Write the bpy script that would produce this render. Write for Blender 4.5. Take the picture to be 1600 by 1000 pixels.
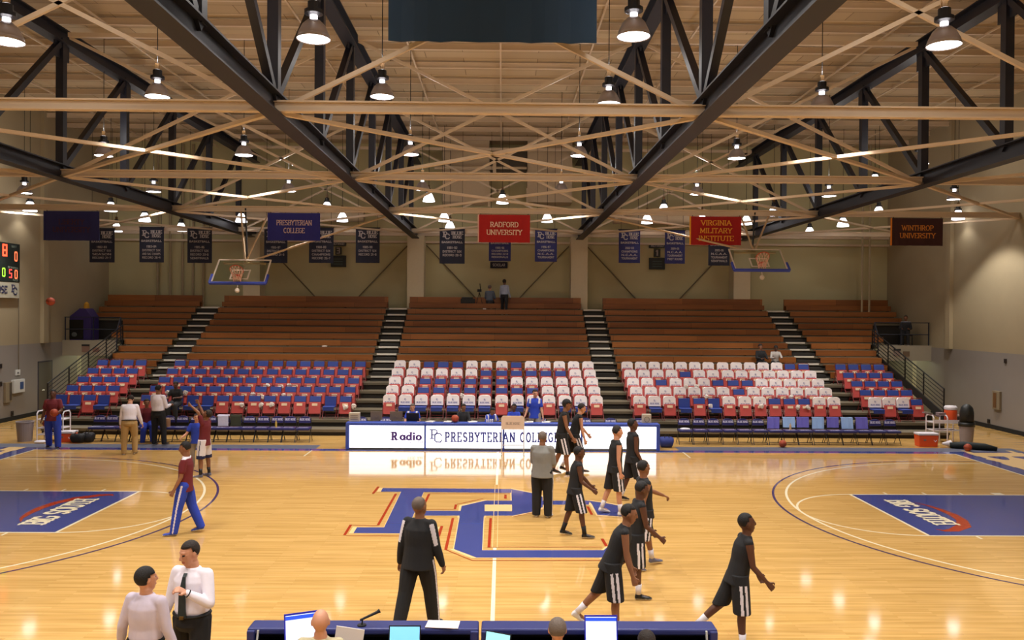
import bpy, math, random
from mathutils import Vector, Matrix
random.seed(7)
for o in list(bpy.data.objects): bpy.data.objects.remove(o)
SC = bpy.context.scene
COL = SC.collection

# ------------------------------------------------------------------ camera
CX, CY, CZ, YAW, PIT, ROL, FPX = .1074, -17.7195, 4.321, .012, -.0083, .0069, 1273.1
CAM = Vector((CX, CY, CZ))
FW = Vector((math.sin(YAW)*math.cos(PIT), math.cos(YAW)*math.cos(PIT), math.sin(PIT)))
RT0 = FW.cross(Vector((0, 0, 1))).normalized(); UP0 = RT0.cross(FW)
RT = RT0*math.cos(ROL)+UP0*math.sin(ROL); UPV = UP0*math.cos(ROL)-RT0*math.sin(ROL)
cd = bpy.data.cameras.new('camera'); cam = bpy.data.objects.new('camera', cd); COL.objects.link(cam)
m = Matrix((RT, UPV, -FW)).transposed().to_4x4(); m.translation = CAM
cam.matrix_world = m
cd.sensor_width = 36; cd.lens = 36*FPX/1600; cd.clip_start = .05; cd.clip_end = 200
SC.camera = cam

# ------------------------------------------------------------------ world, exposure
SC.view_settings.view_transform = 'Standard'; SC.view_settings.look = 'None'
SC.view_settings.exposure = 0.0; SC.view_settings.gamma = 1; SC.view_settings.use_curve_mapping = False
w = bpy.data.worlds.new('world'); SC.world = w; w.use_nodes = True
w.node_tree.nodes['Background'].inputs[0].default_value = (.9, .75, .55, 1)
w.node_tree.nodes['Background'].inputs[1].default_value = .02
UP_W = 50.0  # watts of the fill light added over each high-bay lamp
LAMP_W = 1150.0          # watts of each high-bay lamp's spot
LAMP_C = (1.0, .96, .93)

def ray(u, v): return FW+RT*((u-800)/FPX)-UPV*((v-500)/FPX)
def atz(u, v, z=0.): d = ray(u, v); return CAM+d*((z-CZ)/d.z)
def aty(u, v, y): d = ray(u, v); return CAM+d*((y-CY)/d.y)
def atx(u, v, x): d = ray(u, v); return CAM+d*((x-CX)/d.x)

# ------------------------------------------------------------------ materials
MATS = {}
def lin(c):
    return tuple(((x/12.92) if x <= .04045 else ((x+.055)/1.055)**2.4) for x in c)
def mat(name, c, rough=.6, metal=0., var=0., scale=8., bump=0., emit=0., spec=.5, srgb=True):
    """plain procedural material: base colour with a little noise"""
    if name in MATS: return MATS[name]
    if srgb: c = lin(c)
    M = bpy.data.materials.new(name); M.use_nodes = True; nt = M.node_tree; b = nt.nodes['Principled BSDF']
    b.inputs['Base Color'].default_value = (*c, 1); b.inputs['Roughness'].default_value = rough
    b.inputs['Metallic'].default_value = metal; b.inputs['Specular IOR Level'].default_value = spec
    if emit:
        b.inputs['Emission Color'].default_value = (*c, 1); b.inputs['Emission Strength'].default_value = emit
    if var or bump:
        tc = nt.nodes.new('ShaderNodeTexCoord'); n = nt.nodes.new('ShaderNodeTexNoise')
        n.inputs['Scale'].default_value = scale; n.inputs['Detail'].default_value = 5
        nt.links.new(tc.outputs['Object'], n.inputs['Vector'])
        if var:
            mx = nt.nodes.new('ShaderNodeMix'); mx.data_type = 'RGBA'
            mx.inputs[6].default_value = (*[x*(1-var) for x in c], 1); mx.inputs[7].default_value = (*[min(1, x*(1+var)) for x in c], 1)
            nt.links.new(n.outputs['Fac'], mx.inputs[0]); nt.links.new(mx.outputs[2], b.inputs['Base Color'])
        if bump:
            bp = nt.nodes.new('ShaderNodeBump'); bp.inputs['Strength'].default_value = bump; bp.inputs['Distance'].default_value = .02
            nt.links.new(n.outputs['Fac'], bp.inputs['Height']); nt.links.new(bp.outputs[0], b.inputs['Normal'])
    MATS[name] = M; return M

def wood_mat(name, c1, c2, bw, bh, rough, axis='XY', seam=.35, mort=.004, grain=.25, spec=.5):
    """boards: a brick pattern of planks with their own tones and a stretched grain"""
    M = bpy.data.materials.new(name); M.use_nodes = True; nt = M.node_tree; b = nt.nodes['Principled BSDF']; L = nt.links
    tc = nt.nodes.new('ShaderNodeTexCoord'); vec = tc.outputs['Object']
    sx = nt.nodes.new('ShaderNodeSeparateXYZ'); L.new(vec, sx.inputs[0])
    cb = nt.nodes.new('ShaderNodeCombineXYZ'); L.new(sx.outputs[0], cb.inputs[0])
    L.new(sx.outputs[1 if axis == 'XY' else 2], cb.inputs[1])
    br = nt.nodes.new('ShaderNodeTexBrick'); L.new(cb.outputs[0], br.inputs['Vector'])
    a1, a2 = lin(c1), lin(c2)
    br.inputs['Color1'].default_value = (*a1, 1); br.inputs['Color2'].default_value = (*a2, 1)
    br.inputs['Mortar'].default_value = (*[x*seam for x in a1], 1)
    br.inputs['Scale'].default_value = 1; br.inputs['Brick Width'].default_value = bw; br.inputs['Row Height'].default_value = bh
    br.inputs['Mortar Size'].default_value = mort; br.offset = .37; br.inputs['Bias'].default_value = 0
    mp = nt.nodes.new('ShaderNodeMapping'); mp.inputs['Scale'].default_value = (.8, 14, 14); L.new(vec, mp.inputs[0])
    n = nt.nodes.new('ShaderNodeTexNoise'); n.inputs['Scale'].default_value = 1; n.inputs['Detail'].default_value = 4; L.new(mp.outputs[0], n.inputs['Vector'])
    hs = nt.nodes.new('ShaderNodeMix'); hs.data_type = 'RGBA'; hs.blend_type = 'MULTIPLY'; hs.inputs[0].default_value = grain*2
    rp = nt.nodes.new('ShaderNodeValToRGB'); rp.color_ramp.elements[0].position = .3; rp.color_ramp.elements[0].color = (.55, .5, .42, 1)
    rp.color_ramp.elements[1].position = .6; rp.color_ramp.elements[1].color = (1, 1, 1, 1)
    L.new(n.outputs['Fac'], rp.inputs[0]); L.new(br.outputs['Color'], hs.inputs[6]); L.new(rp.outputs[0], hs.inputs[7])
    L.new(hs.outputs[2], b.inputs['Base Color']); b.inputs['Roughness'].default_value = rough; b.inputs['Specular IOR Level'].default_value = spec
    MATS[name] = M; return M

floor_wood = wood_mat('maple_court', (.79, .625, .355), (.86, .69, .42), 1.6, .057, .075, 'XY', .8, .0015, .22)
bench_wood = wood_mat('bench_wood', (.50, .29, .12), (.62, .38, .17), 3.7, .28, .45, 'XZ', .3, .004, .22)
def glossy(name, c): return mat(name, c, .08, spec=.5)
C_BLUE = glossy('court_blue', (.25, .29, .53)); C_WHITE = glossy('court_line_white', (.95, .90, .76)); C_RED = glossy('court_red', (.66, .22, .12))
C_NAVY = glossy('court_navy', (.25, .20, .38)); C_CREAM = glossy('court_cream', (.95, .80, .56))
C_GREY = mat('bench_mat_grey', (.33, .34, .40), .6)
cream = mat('wall_cream', (.62, .56, .44), .85, var=.06, scale=1.5)
cream2 = mat('wall_back_olive', (.72, .685, .52), .85, var=.07, scale=.8)
lowgrey = mat('wall_lower_grey', (.53, .50, .47), .8, var=.05, scale=1.5)
black = mat('black', (.05, .05, .055), .6)
rubber = mat('rubber_black', (.07, .07, .07), .8)
navy_steel = mat('navy_steel', (.095, .10, .145), .5, var=.12, scale=3)
beige_steel = mat('beige_steel', (.80, .72, .61), .5, var=.06, scale=3)
deck = None
# ------------------------------------------------------------------ mesh builder
def basis(d, up=None):
    d = Vector(d).normalized(); up = Vector(up) if up is not None else Vector((0, 0, 1))
    if abs(d.dot(up)) > .98: up = Vector((0, 1, 0)) if abs(d.y) < .9 else Vector((1, 0, 0))
    s = d.cross(up).normalized(); return d, s, s.cross(d)
class MB:
    def __init__(self): self.v = []; self.f = []; self.m = []
    def add(self, vs, fs, mi=0):
        k = len(self.v); self.v += [Vector(p) for p in vs]; self.f += [[i+k for i in f] for f in fs]; self.m += [mi]*len(fs); return self
    def box(self, c, s, rot=None, mi=0):
        c = Vector(c); h = [x/2 for x in s]; R = rot or Matrix.Identity(3)
        vs = [c+R@Vector((sx*h[0], sy*h[1], sz*h[2])) for sx in (-1, 1) for sy in (-1, 1) for sz in (-1, 1)]
        return self.add(vs, [(0, 1, 3, 2), (4, 6, 7, 5), (0, 4, 5, 1), (2, 3, 7, 6), (0, 2, 6, 4), (1, 5, 7, 3)], mi)
    def mm(self, a, b, mi=0):
        return self.box([(a[i]+b[i])/2 for i in range(3)], [abs(b[i]-a[i]) for i in range(3)], mi=mi)
    def beam(self, p, q, w, h, mi=0, up=None):
        p, q = Vector(p), Vector(q); d, s, u = basis(q-p, up)
        vs = [e+s*(a*w/2)+u*(b*h/2) for e in (p, q) for a, b in ((-1, -1), (1, -1), (1, 1), (-1, 1))]
        return self.add(vs, [(0, 1, 2, 3), (7, 6, 5, 4), (0, 4, 5, 1), (1, 5, 6, 2), (2, 6, 7, 3), (3, 7, 4, 0)], mi)
    def ibeam(self, p, q, w, h, mi=0):
        p, q = Vector(p), Vector(q); t = .03; z = Vector((0, 0, 1))
        self.beam(p+z*(h/2), q+z*(h/2), w, t, mi); self.beam(p-z*(h/2), q-z*(h/2), w, t, mi); return self.beam(p, q, .03, h, mi)
    def tube(self, pts, r, n=8, mi=0, cap=True):
        pts = [Vector(p) for p in pts]; rs = r if isinstance(r, (list, tuple)) else [r]*len(pts); vs = []
        up = None
        for i, p in enumerate(pts):
            a = pts[max(0, i-1)]; b = pts[min(len(pts)-1, i+1)]; d, s, u = basis(b-a, up)
            if up is None: up = u
            else: up = u
            for k in range(n):
                t = 2*math.pi*k/n; vs.append(p+s*(math.cos(t)*rs[i])+u*(math.sin(t)*rs[i]))
        fs = [(i*n+k, i*n+(k+1) % n, (i+1)*n+(k+1) % n, (i+1)*n+k) for i in range(len(pts)-1) for k in range(n)]
        if cap: fs += [tuple(range(n))[::-1], tuple((len(pts)-1)*n+k for k in range(n))]
        return self.add(vs, fs, mi)
    def lathe(self, prof, c=(0, 0, 0), n=20, mi=0, close=True):
        c = Vector(c); vs = []; fs = []
        for r, z in prof:
            for k in range(n):
                t = 2*math.pi*k/n; vs.append(c+Vector((r*math.cos(t), r*math.sin(t), z)))
        m_ = len(prof)
        for i in range(m_-1):
            for k in range(n): fs.append((i*n+k, i*n+(k+1) % n, (i+1)*n+(k+1) % n, (i+1)*n+k))
        if close: fs += [tuple(range(n))[::-1], tuple((m_-1)*n+k for k in range(n))]
        return self.add(vs, fs, mi)
    def ell(self, c, r, R=None, nu=16, nv=10, mi=0):
        c = Vector(c); R = R or Matrix.Identity(3); vs = [c+R@Vector((0, 0, r[2]))]
        for j in range(1, nv):
            ph = math.pi*j/nv
            for k in range(nu):
                t = 2*math.pi*k/nu; vs.append(c+R@Vector((r[0]*math.sin(ph)*math.cos(t), r[1]*math.sin(ph)*math.sin(t), r[2]*math.cos(ph))))
        vs.append(c+R@Vector((0, 0, -r[2]))); fs = []
        for k in range(nu): fs.append((0, 1+k, 1+(k+1) % nu)); fs.append((len(vs)-1, 1+(nv-2)*nu+(k+1) % nu, 1+(nv-2)*nu+k))
        for j in range(nv-2):
            for k in range(nu): fs.append((1+j*nu+k, 1+(j+1)*nu+k, 1+(j+1)*nu+(k+1) % nu, 1+j*nu+(k+1) % nu))
        return self.add(vs, fs, mi)
    def poly(self, pts, mi=0): return self.add(pts, [tuple(range(len(pts)))], mi)
    def prism(self, pts, off, mi=0):
        n = len(pts); off = Vector(off); pts = [Vector(p) for p in pts]
        return self.add(pts+[p+off for p in pts], [tuple(range(n))[::-1], tuple(range(n, 2*n))]+[(i, (i+1) % n, n+(i+1) % n, n+i) for i in range(n)], mi)
    def build(self, name, mats, parent=None, org=(0, 0, 0), smooth=False, bevel=0):
        org = Vector(org); me = bpy.data.meshes.new(name); me.from_pydata([p-org for p in self.v], [], self.f)
        for mt in (mats if isinstance(mats, (list, tuple)) else [mats]): me.materials.append(mt)
        me.polygons.foreach_set('material_index', self.m)
        if smooth: me.polygons.foreach_set('use_smooth', [True]*len(me.polygons))
        me.update(); o = bpy.data.objects.new(name, me); COL.objects.link(o)
        if parent is not None: o.parent = parent
        else: o.location = org
        if bevel:
            bv = o.modifiers.new('bevel', 'BEVEL'); bv.width = bevel; bv.segments = 2; bv.limit_method = 'ANGLE'
        return o

def tag(o, label=None, cat=None, group=None, kind=None):
    if label: o['label'] = label
    if cat: o['category'] = cat
    if group: o['group'] = group
    if kind: o['kind'] = kind
    return o
def thing(name, loc, label, cat, group=None, rz=0):
    o = bpy.data.objects.new(name, None); o.empty_display_size = .1; COL.objects.link(o); o.location = loc; o.rotation_euler = (0, 0, rz)
    return tag(o, label, cat, group)
KIDS = {}
def kids(o):
    return [c for c in bpy.data.objects if c.parent == o]
def register(o):            # remember the children once, so that copying stays quick
    KIDS[o.name] = [(c, kids(c)) for c in kids(o)]; return o
def dup(o, loc, label, group=None, rz=None, swap=None, skip=()):
    r = o.copy(); COL.objects.link(r); r.location = loc; r['label'] = label
    if rz is not None: r.rotation_euler = (0, 0, rz)
    if group: r['group'] = group
    for c, gk in KIDS[o.name]:
        if c.name.split('.')[0] in skip: continue
        k = c.copy(); COL.objects.link(k); k.parent = r
        for g in gk: d = g.copy(); COL.objects.link(d); d.parent = k
    return r

# ------------------------------------------------------------------ stroke lettering
def arc(cx, cy, rx, ry, a0, a1, n=8):
    return [(cx+rx*math.cos(math.radians(a0+(a1-a0)*i/n)), cy+ry*math.sin(math.radians(a0+(a1-a0)*i/n))) for i in range(n+1)]
G = {
 'A': (.74, [[(0, 0), (.37, 1), (.74, 0)], [(.14, .33), (.6, .33)]]),
 'B': (.62, [[(0.08, 0), (.08, 1)], [(.08, 1), (.35, 1)]+arc(.35, .76, .22, .24, 90, -90)+[(.08, .52)], [(.35, .52)]+arc(.35, .26, .26, .26, 90, -90)+[(.08, 0)]]),
 'C': (.68, [arc(.38, .5, .34, .5, 50, 310, 14)]),
 'D': (.7, [[(.08, 0), (.08, 1)], [(.08, 1), (.3, 1)]+arc(.3, .5, .36, .5, 90, -90, 10)+[(.08, 0)]]),
 'E': (.58, [[(.08, 0), (.08, 1)], [(.08, 1), (.56, 1), (.56, .86)], [(.08, .52), (.44, .52)], [(.08, 0), (.58, 0), (.58, .15)]]),
 'F': (.56, [[(.08, 0), (.08, 1)], [(.08, 1), (.56, 1), (.56, .84)], [(.08, .52), (.44, .52)]]),
 'G': (.72, [arc(.38, .5, .34, .5, 50, 330, 14)+[(.68, .45), (.45, .45)]]),
 'H': (.7, [[(.08, 0), (.08, 1)], [(.62, 0), (.62, 1)], [(.08, .5), (.62, .5)]]),
 'I': (.24, [[(.12, 0), (.12, 1)]]),
 'J': (.5, [[(.4, 1), (.4, .25)]+arc(.22, .22, .18, .22, 0, -160)]),
 'K': (.68, [[(.08, 0), (.08, 1)], [(.6, 1), (.1, .42)], [(.24, .58), (.64, 0)]]),
 'L': (.56, [[(.08, 0), (.08, 1)], [(.08, 0), (.56, 0), (.56, .16)]]),
 'M': (.86, [[(.08, 0), (.08, 1), (.43, .15), (.78, 1), (.78, 0)]]),
 'N': (.74, [[(.08, 0), (.08, 1), (.66, 0), (.66, 1)]]),
 'O': (.76, [arc(.38, .5, .34, .5, 0, 360, 18)]),
 'P': (.6, [[(.08, 0), (.08, 1)], [(.08, 1), (.32, 1)]+arc(.32, .74, .26, .26, 90, -90)+[(.08, .48)]]),
 'Q': (.76, [arc(.38, .5, .34, .5, 0, 360, 18), [(.45, .25), (.72, -.05)]]),
 'R': (.66, [[(.08, 0), (.08, 1)], [(.08, 1), (.32, 1)]+arc(.32, .74, .25, .26, 90, -90)+[(.08, .48)], [(.32, .48), (.62, 0)]]),
 'S': (.58, [arc(.29, .75, .24, .25, 40, 270, 9)+arc(.29, .25, .25, .25, 90, -140, 9)]),
 'T': (.64, [[(.32, 0), (.32, 1)], [(.02, .86), (.02, 1), (.62, 1), (.62, .86)]]),
 'U': (.72, [[(.08, 1), (.08, .3)]+arc(.36, .3, .28, .3, 180, 360)+[(.64, 1)]]),
 'V': (.72, [[(0.02, 1), (.36, 0), (.7, 1)]]),
 'W': (1., [[(.02, 1), (.27, 0), (.5, .9), (.73, 0), (.98, 1)]]),
 'X': (.68, [[(.04, 0), (.64, 1)], [(.04, 1), (.64, 0)]]),
 'Y': (.68, [[(.02, 1), (.34, .48), (.66, 1)], [(.34, .48), (.34, 0)]]),
 'Z': (.6, [[(.05, 1), (.56, 1), (.05, 0), (.56, 0)]]),
 'a': (.5, [arc(.24, .3, .2, .3, 0, 360, 12), [(.44, .6), (.44, 0)]]),
 'd': (.5, [arc(.24, .3, .2, .3, 0, 360, 12), [(.44, 1), (.44, 0)]]),
 'i': (.2, [[(.1, .6), (.1, 0)], [(.1, .85), (.1, .92)]]),
 'o': (.5, [arc(.25, .3, .21, .3, 0, 360, 12)]),
 '.': (.2, [[(.1, 0), (.1, .06)]]), '-': (.4, [[(.05, .45), (.35, .45)]]), ',': (.2, [[(.1, .05), (.06, -.1)]]), "'": (.2, [[(.1, 1), (.1, .8)]]),
 '0': (.56, [[(.08, .1), (.08, .9), (.14, 1), (.42, 1), (.48, .9), (.48, .1), (.42, 0), (.14, 0), (.08, .1)]]),
 '1': (.4, [[(.08, .8), (.2, 1), (.2, 0)]]),
 '2': (.56, [[(.08, .85), (.14, 1), (.42, 1), (.48, .85), (.48, .6), (.08, .1), (.08, 0), (.5, 0)]]),
 '3': (.56, [[(.08, 1), (.48, 1), (.48, 0), (.08, 0)], [(.14, .5), (.48, .5)]]),
 '4': (.56, [[(.08, 1), (.08, .45), (.5, .45)], [(.4, 1), (.4, 0)]]),
 '5': (.56, [[(.48, 1), (.08, 1), (.08, .52), (.48, .52), (.48, 0), (.08, 0)]]),
 '6': (.56, [[(.48, 1), (.08, 1), (.08, 0), (.48, 0), (.48, .52), (.08, .52)]]),
 '7': (.56, [[(.06, 1), (.5, 1), (.2, 0)]]),
 '8': (.56, [[(.08, 0), (.08, 1), (.48, 1), (.48, 0), (.08, 0)], [(.08, .5), (.48, .5)]]),
 '9': (.56, [[(.08, 0), (.48, 0), (.48, 1), (.08, 1), (.08, .48), (.48, .48)]]),
}
def text_quads(s, wt=.13, serif=False, gap=.16):
    """quads of a line of capitals, cap height 1, and its width"""
    x = 0; out = []
    def seg(a, b, w_, ext=True):
        dx, dy = b[0]-a[0], b[1]-a[1]; l = math.hypot(dx, dy) or 1; dx /= l; dy /= l
        e = w_*.42 if ext else 0; nx, ny = -dy*w_/2, dx*w_/2
        a = (a[0]-dx*e, a[1]-dy*e); b = (b[0]+dx*e, b[1]+dy*e)
        out.append([(a[0]+nx, a[1]+ny), (a[0]-nx, a[1]-ny), (b[0]-nx, b[1]-ny), (b[0]+nx, b[1]+ny)])
    for ch in s:
        if ch == ' ': x += .45; continue
        wd, st = G[ch]
        for pl in st:
            for a, b in zip(pl, pl[1:]):
                thin = serif and abs(b[1]-a[1]) < .3*abs(b[0]-a[0])
                seg((a[0]+x, a[1]), (b[0]+x, b[1]), wt*(.6 if thin else 1))
            if serif and ch not in 'COGSQ.-,' and not ch.isdigit():
                for e, nb in ((pl[0], pl[1]), (pl[-1], pl[-2])):
                    if e[1] in (0, 1) and abs(nb[1]-e[1]) > .4 and not (ch == 'A' and e[1] == 1):
                        out.append([(x+e[0]-wt*1.15, e[1]-wt*.22), (x+e[0]+wt*1.15, e[1]-wt*.22), (x+e[0]+wt*1.15, e[1]+wt*.22), (x+e[0]-wt*1.15, e[1]+wt*.22)])
        x += wd+gap
    return out, max(x-gap, .1)
def put_text(mb, s, c, xd, yd, h, wt=.13, serif=False, gap=.16, width=None, mi=0, thick=0):
    """centred line of text about c; xd, yd unit directions; width stretches it"""
    q, w_ = text_quads(s, wt, serif, gap); xd = Vector(xd); yd = Vector(yd); c = Vector(c); sx = (width/w_) if width else h
    for k, p in enumerate(q):
        # strokes a hair apart so that overlaps never flicker
        nn = xd.cross(yd)*(k*.00004)
        pts = [c+nn+xd*((a-w_/2)*sx)+yd*((b-.5)*h) for a, b in p]
        if thick: mb.prism(pts, xd.cross(yd)*thick, mi)
        else: mb.poly(pts, mi)
    return w_*sx
def pc_logo(mb, c, xd, yd, h, mi=0, wt=.15):
    """interlocked P and C"""
    c = Vector(c); xd = Vector(xd); yd = Vector(yd)
    def S(pl, w_):
        nonlocal c
        for a, b in zip(pl, pl[1:]):
            c = c+xd.cross(yd)*.0001
            dx, dy = b[0]-a[0], b[1]-a[1]; l = math.hypot(dx, dy) or 1; dx /= l; dy /= l; e = w_*.4; nx, ny = -dy*w_/2, dx*w_/2
            q = [(a[0]-dx*e+nx, a[1]-dy*e+ny), (a[0]-dx*e-nx, a[1]-dy*e-ny), (b[0]+dx*e-nx, b[1]+dy*e-ny), (b[0]+dx*e+nx, b[1]+dy*e+ny)]
            mb.poly([c+xd*((x-.55)*h)+yd*((y-.4)*h) for x, y in q], mi)
    S([(.18, .2), (.18, 1)], wt); S([(0, 1), (.5, 1), (.66, .9), (.66, .65), (.5, .54), (.18, .54)], wt*.7); S([(0, .2), (.36, .2)], wt*.7)
    S([(1.08, .45), (.98, .62), (.62, .7), (.46, .55), (.46, .02), (.62, -.14), (.98, -.14), (1.08, .05)], wt*.8)
X_, Y_, Z_ = Vector((1, 0, 0)), Vector((0, 1, 0)), Vector((0, 0, 1))
# ================================================================== the hall
XW, YB, YN, ZR = 19.0, 22.1, -21.5, 12.55      # side walls, back wall, near wall, roof deck
def struct(name, mb, m, org=(0, 0, 0), **k): return tag(mb.build(name, m, org=org, **k), kind='structure')

# floor with its painted court
FL = MB(); FL.poly([(-XW, YN, 0), (XW, YN, 0), (XW, YB, 0), (-XW, YB, 0)], 0)
ft = .3048; HL, HW = 47*ft, 25*ft
ZK = [0]
def frect(x0, y0, x1, y1, mi, z): FL.poly([(x0, y0, z), (x1, y0, z), (x1, y1, z), (x0, y1, z)], mi)
def fline(p, q, wd, mi, z):
    ZK[0] += 1; z += ZK[0]*.00001; p = Vector((*p, z)); q = Vector((*q, z)); d = (q-p).normalized(); s = Vector((-d.y, d.x, 0))*wd/2
    FL.poly([p-s, q-s, q+s, p+s], mi)
def farc(cx, cy, r, a0, a1, wd, mi, z, n=64):
    P = []; ZK[0] += 1; z += ZK[0]*.00001
    for i in range(n+1):
        a = math.radians(a0+(a1-a0)*i/n); P.append((cx+math.cos(a)*(r-wd/2), cy+math.sin(a)*(r-wd/2), cx+math.cos(a)*(r+wd/2), cy+math.sin(a)*(r+wd/2)))
    for A, B in zip(P, P[1:]): FL.poly([(A[0], A[1], z), (A[2], A[3], z), (B[2], B[3], z), (B[0], B[1], z)], mi)
BLU, WHT, RED, NVY, CRM, GRY = 1, 2, 3, 4, 5, 6
for s in (-1, 1):
    frect(s*HL, -9.4, s*16.8, 8.75, BLU, .0010)                 # end border
    frect(s*5.75, 8.04, s*16.8, 8.75, GRY, .0016)
    frect(-HL, min(s*HW, s*(HW+.42)), HL, max(s*HW, s*(HW+.42)), BLU, .0012)
    fline((s*HL, -HW), (s*HL, HW), .06, WHT, .002)
    fline((-HL, s*HW), (HL, s*HW), .05, CRM, .002)
    FTX = 28*ft
    frect(s*FTX, -6*ft, s*HL, 6*ft, BLU, .0012)
    for yy in (-6*ft, 6*ft): fline((s*FTX, yy), (s*HL, yy), .06, WHT, .002)
    fline((s*FTX, -6*ft-.03), (s*FTX, 6*ft+.03), .06, WHT, .0022)
    a = 90 if s > 0 else -90
    farc(s*FTX, 0, 6*ft, a, a+180, .05, WHT, .0024, 40)
    hx = s*41.75*ft
    farc(hx, 0, 19.75*ft, a, a+180, .055, WHT, .0026, 72); farc(hx, 0, 20.75*ft, a, a+180, .055, NVY, .0026, 72)
    for r_, c_ in ((19.75*ft, WHT), (20.75*ft, NVY)):
        for yy in (-r_, r_): fline((hx, yy), (s*HL, yy), .055, c_, .0026)
    for xx in (9.45, 10.4, 11.3, 12.2):
        for yy in (-1, 1): fline((s*xx, yy*6*ft), (s*xx, yy*(6*ft+.22)), .05 if xx < 12 else .25, WHT, .0028)
    fline((s*5.8, HW-.9), (s*5.8, HW+.1), .05, WHT, .0022)
fline((0, -HW), (0, -2.75), .06, WHT, .002); fline((0, 2.75), (0, HW), .06, WHT, .002)
for dx in (-.045, .045): fline((dx, -2.75), (dx, 2.75), .012, CRM, .006)
# the P C emblem at centre court, laid out from points on the floor
def A_(x, y): return atz(530+x/6.6667, 740+y/6.6667)
def B_(x, y): return atz(740+x/6.6667, 740+y/6.6667)
def fp(pts, mi, z):
    ZK[0] += 1; FL.poly([(p.x, p.y, z+ZK[0]*.00003) for p in pts], mi)
LOGO = [
 [A_(455, 152), B_(400, 163), B_(390, 203), A_(432, 190)],
 [B_(400, 163), B_(620, 208), B_(720, 245), B_(720, 350), B_(625, 397), B_(410, 440), B_(400, 395), B_(395, 205)],
 [A_(880, 388), B_(405, 395), B_(412, 440), A_(860, 440)],
 [A_(655, 172), A_(890, 172), A_(700, 600), A_(450, 600)],
 [A_(185, 562), A_(1000, 562), A_(965, 628), A_(148, 622)],
 [A_(1520, 284), B_(1210, 285), B_(1200, 326), A_(1510, 326)],
 [A_(1275, 340), A_(1520, 284), A_(1512, 450), A_(1250, 450)],
 [A_(1256, 440), A_(1506, 440), A_(1488, 800), A_(1195, 790)],
 [A_(1195, 790), A_(1488, 800), B_(1500, 800), B_(1480, 878), A_(1430, 878)],
 [B_(1200, 285), B_(1390, 312), B_(1530, 340), B_(1570, 452), B_(1290, 432), B_(1235, 326)],
 [B_(1350, 805), B_(1480, 690), B_(1570, 690), B_(1530, 878), B_(1330, 878)],
]
for P in LOGO:                                     # pale keyline under the blue
    c = sum(P, Vector())/len(P); fp([c+(p-c)+((p-c).normalized()*.09) for p in P], CRM, .0034)
for P in LOGO: fp(P, BLU, .004)
fp([B_(115, 326), B_(400, 326), B_(400, 394), B_(115, 394)], CRM, .0044)
def rl(p, q, wd): fline((p.x, p.y), (q.x, q.y), wd, RED, .005)
for a_, b_ in (((122, 535), (55, 643)), ((408, 138), (352, 210)), ((590, 212), (405, 538)), ((937, 215), (850, 400)), ((1217, 325), (1205, 370)),
               ((1185, 465), (1110, 795)), ((1578, 465), (1560, 772)), ((1070, 548), (1035, 658))): rl(A_(*a_), A_(*b_), .055)
for a_, b_ in (((332, 222), (332, 262)), ((180, 345), (180, 372)), ((335, 345), (335, 372)), ((1188, 345), (1232, 430)), ((1338, 680), (1385, 760))): rl(B_(*a_), B_(*b_), .06)
for a_, b_ in ((A_(75, 650), A_(960, 655)), (A_(1110, 795), A_(1385, 907)), (A_(1385, 907), B_(1330, 907)), (A_(1225, 322), A_(1500, 262)), (B_(140, 768), B_(1340, 768)),
               (A_(940, 210), B_(385, 212)), (A_(130, 538), A_(400, 545)), (B_(410, 452), B_(610, 410)), (A_(900, 375), A_(1200, 375))): rl(a_, b_, .022)
# lane lettering with its swoosh
for s in (-1, 1):
    c = Vector((s*9.35, s*.12, .0035)); yd = Vector((s*1., 0, 0)); xd = Vector((0, -s*1., 0))
    put_text(FL, 'BIG SOUTH', c, xd, yd, .46, .24, True, .1, width=2.2, mi=WHT)
    SW = [(atz(u, v), w_) for u, v, w_ in ((1428, 785, .01), (1448, 789.5, .04), (1468, 796, .07), (1488, 804, .10), (1503, 813, .11), (1506, 822, .14), (1491, 828.5, .11), (1475, 829.5, .06), (1462, 827, .01))]
    E_ = []
    for i in range(len(SW)):
        p0, p1 = SW[max(0, i-1)][0], SW[min(len(SW)-1, i+1)][0]; d_ = (p1-p0).normalized(); n_ = Vector((-d_.y, d_.x, 0)); p, w_ = SW[i]
        E_.append(((p+n_*w_)*s, (p-n_*w_)*s))
    for (a0, a1), (b0, b1) in zip(E_, E_[1:]): FL.poly([(q.x, q.y, .0030) for q in (a0, a1, b1, b0)], RED)
    # big letters along the end border
    put_text(FL, 'BLUE HOSE', (s*15.7, 0, .003), Vector((0, -s, 0)), Vector((s, 0, 0)), 1.45, .27, True, .12, width=15.5, mi=CRM)
struct('floor', FL, [floor_wood, C_BLUE, C_WHITE, C_RED, C_NAVY, C_CREAM, C_GREY])

# walls
def walled(name, pts, m): 
    b = MB()
    for p, mi in pts: b.mm(*p, mi=mi)
    return struct(name, b, m)
T = .3
for nm, s in (('wall_left', -1), ('wall_right', 1)):
    walled(nm, [(((s*XW, YN, 2.95), (s*(XW+T), YB, ZR)), 0), (((s*XW, YN, 0), (s*(XW+T), YB, 2.95)), 1), (((s*(XW-.16), 16.2, 2.95), (s*XW, 16.55, ZR)), 0),
                (((s*(XW-.16), 5.2, 2.95), (s*XW, 5.55, ZR)), 0)], [cream, lowgrey])
    b = MB(); b.mm((s*(XW-.03), YN, 0), (s*XW, 17.85, .16)); struct('baseboard_'+nm[5:], b, rubber)
walled('wall_back', [(((-XW, YB, 0), (XW, YB+T, ZR)), 0)], [cream2])
walled('wall_near', [(((-XW, YN-T, 0), (XW, YN, ZR)), 0)], [cream])
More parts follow.
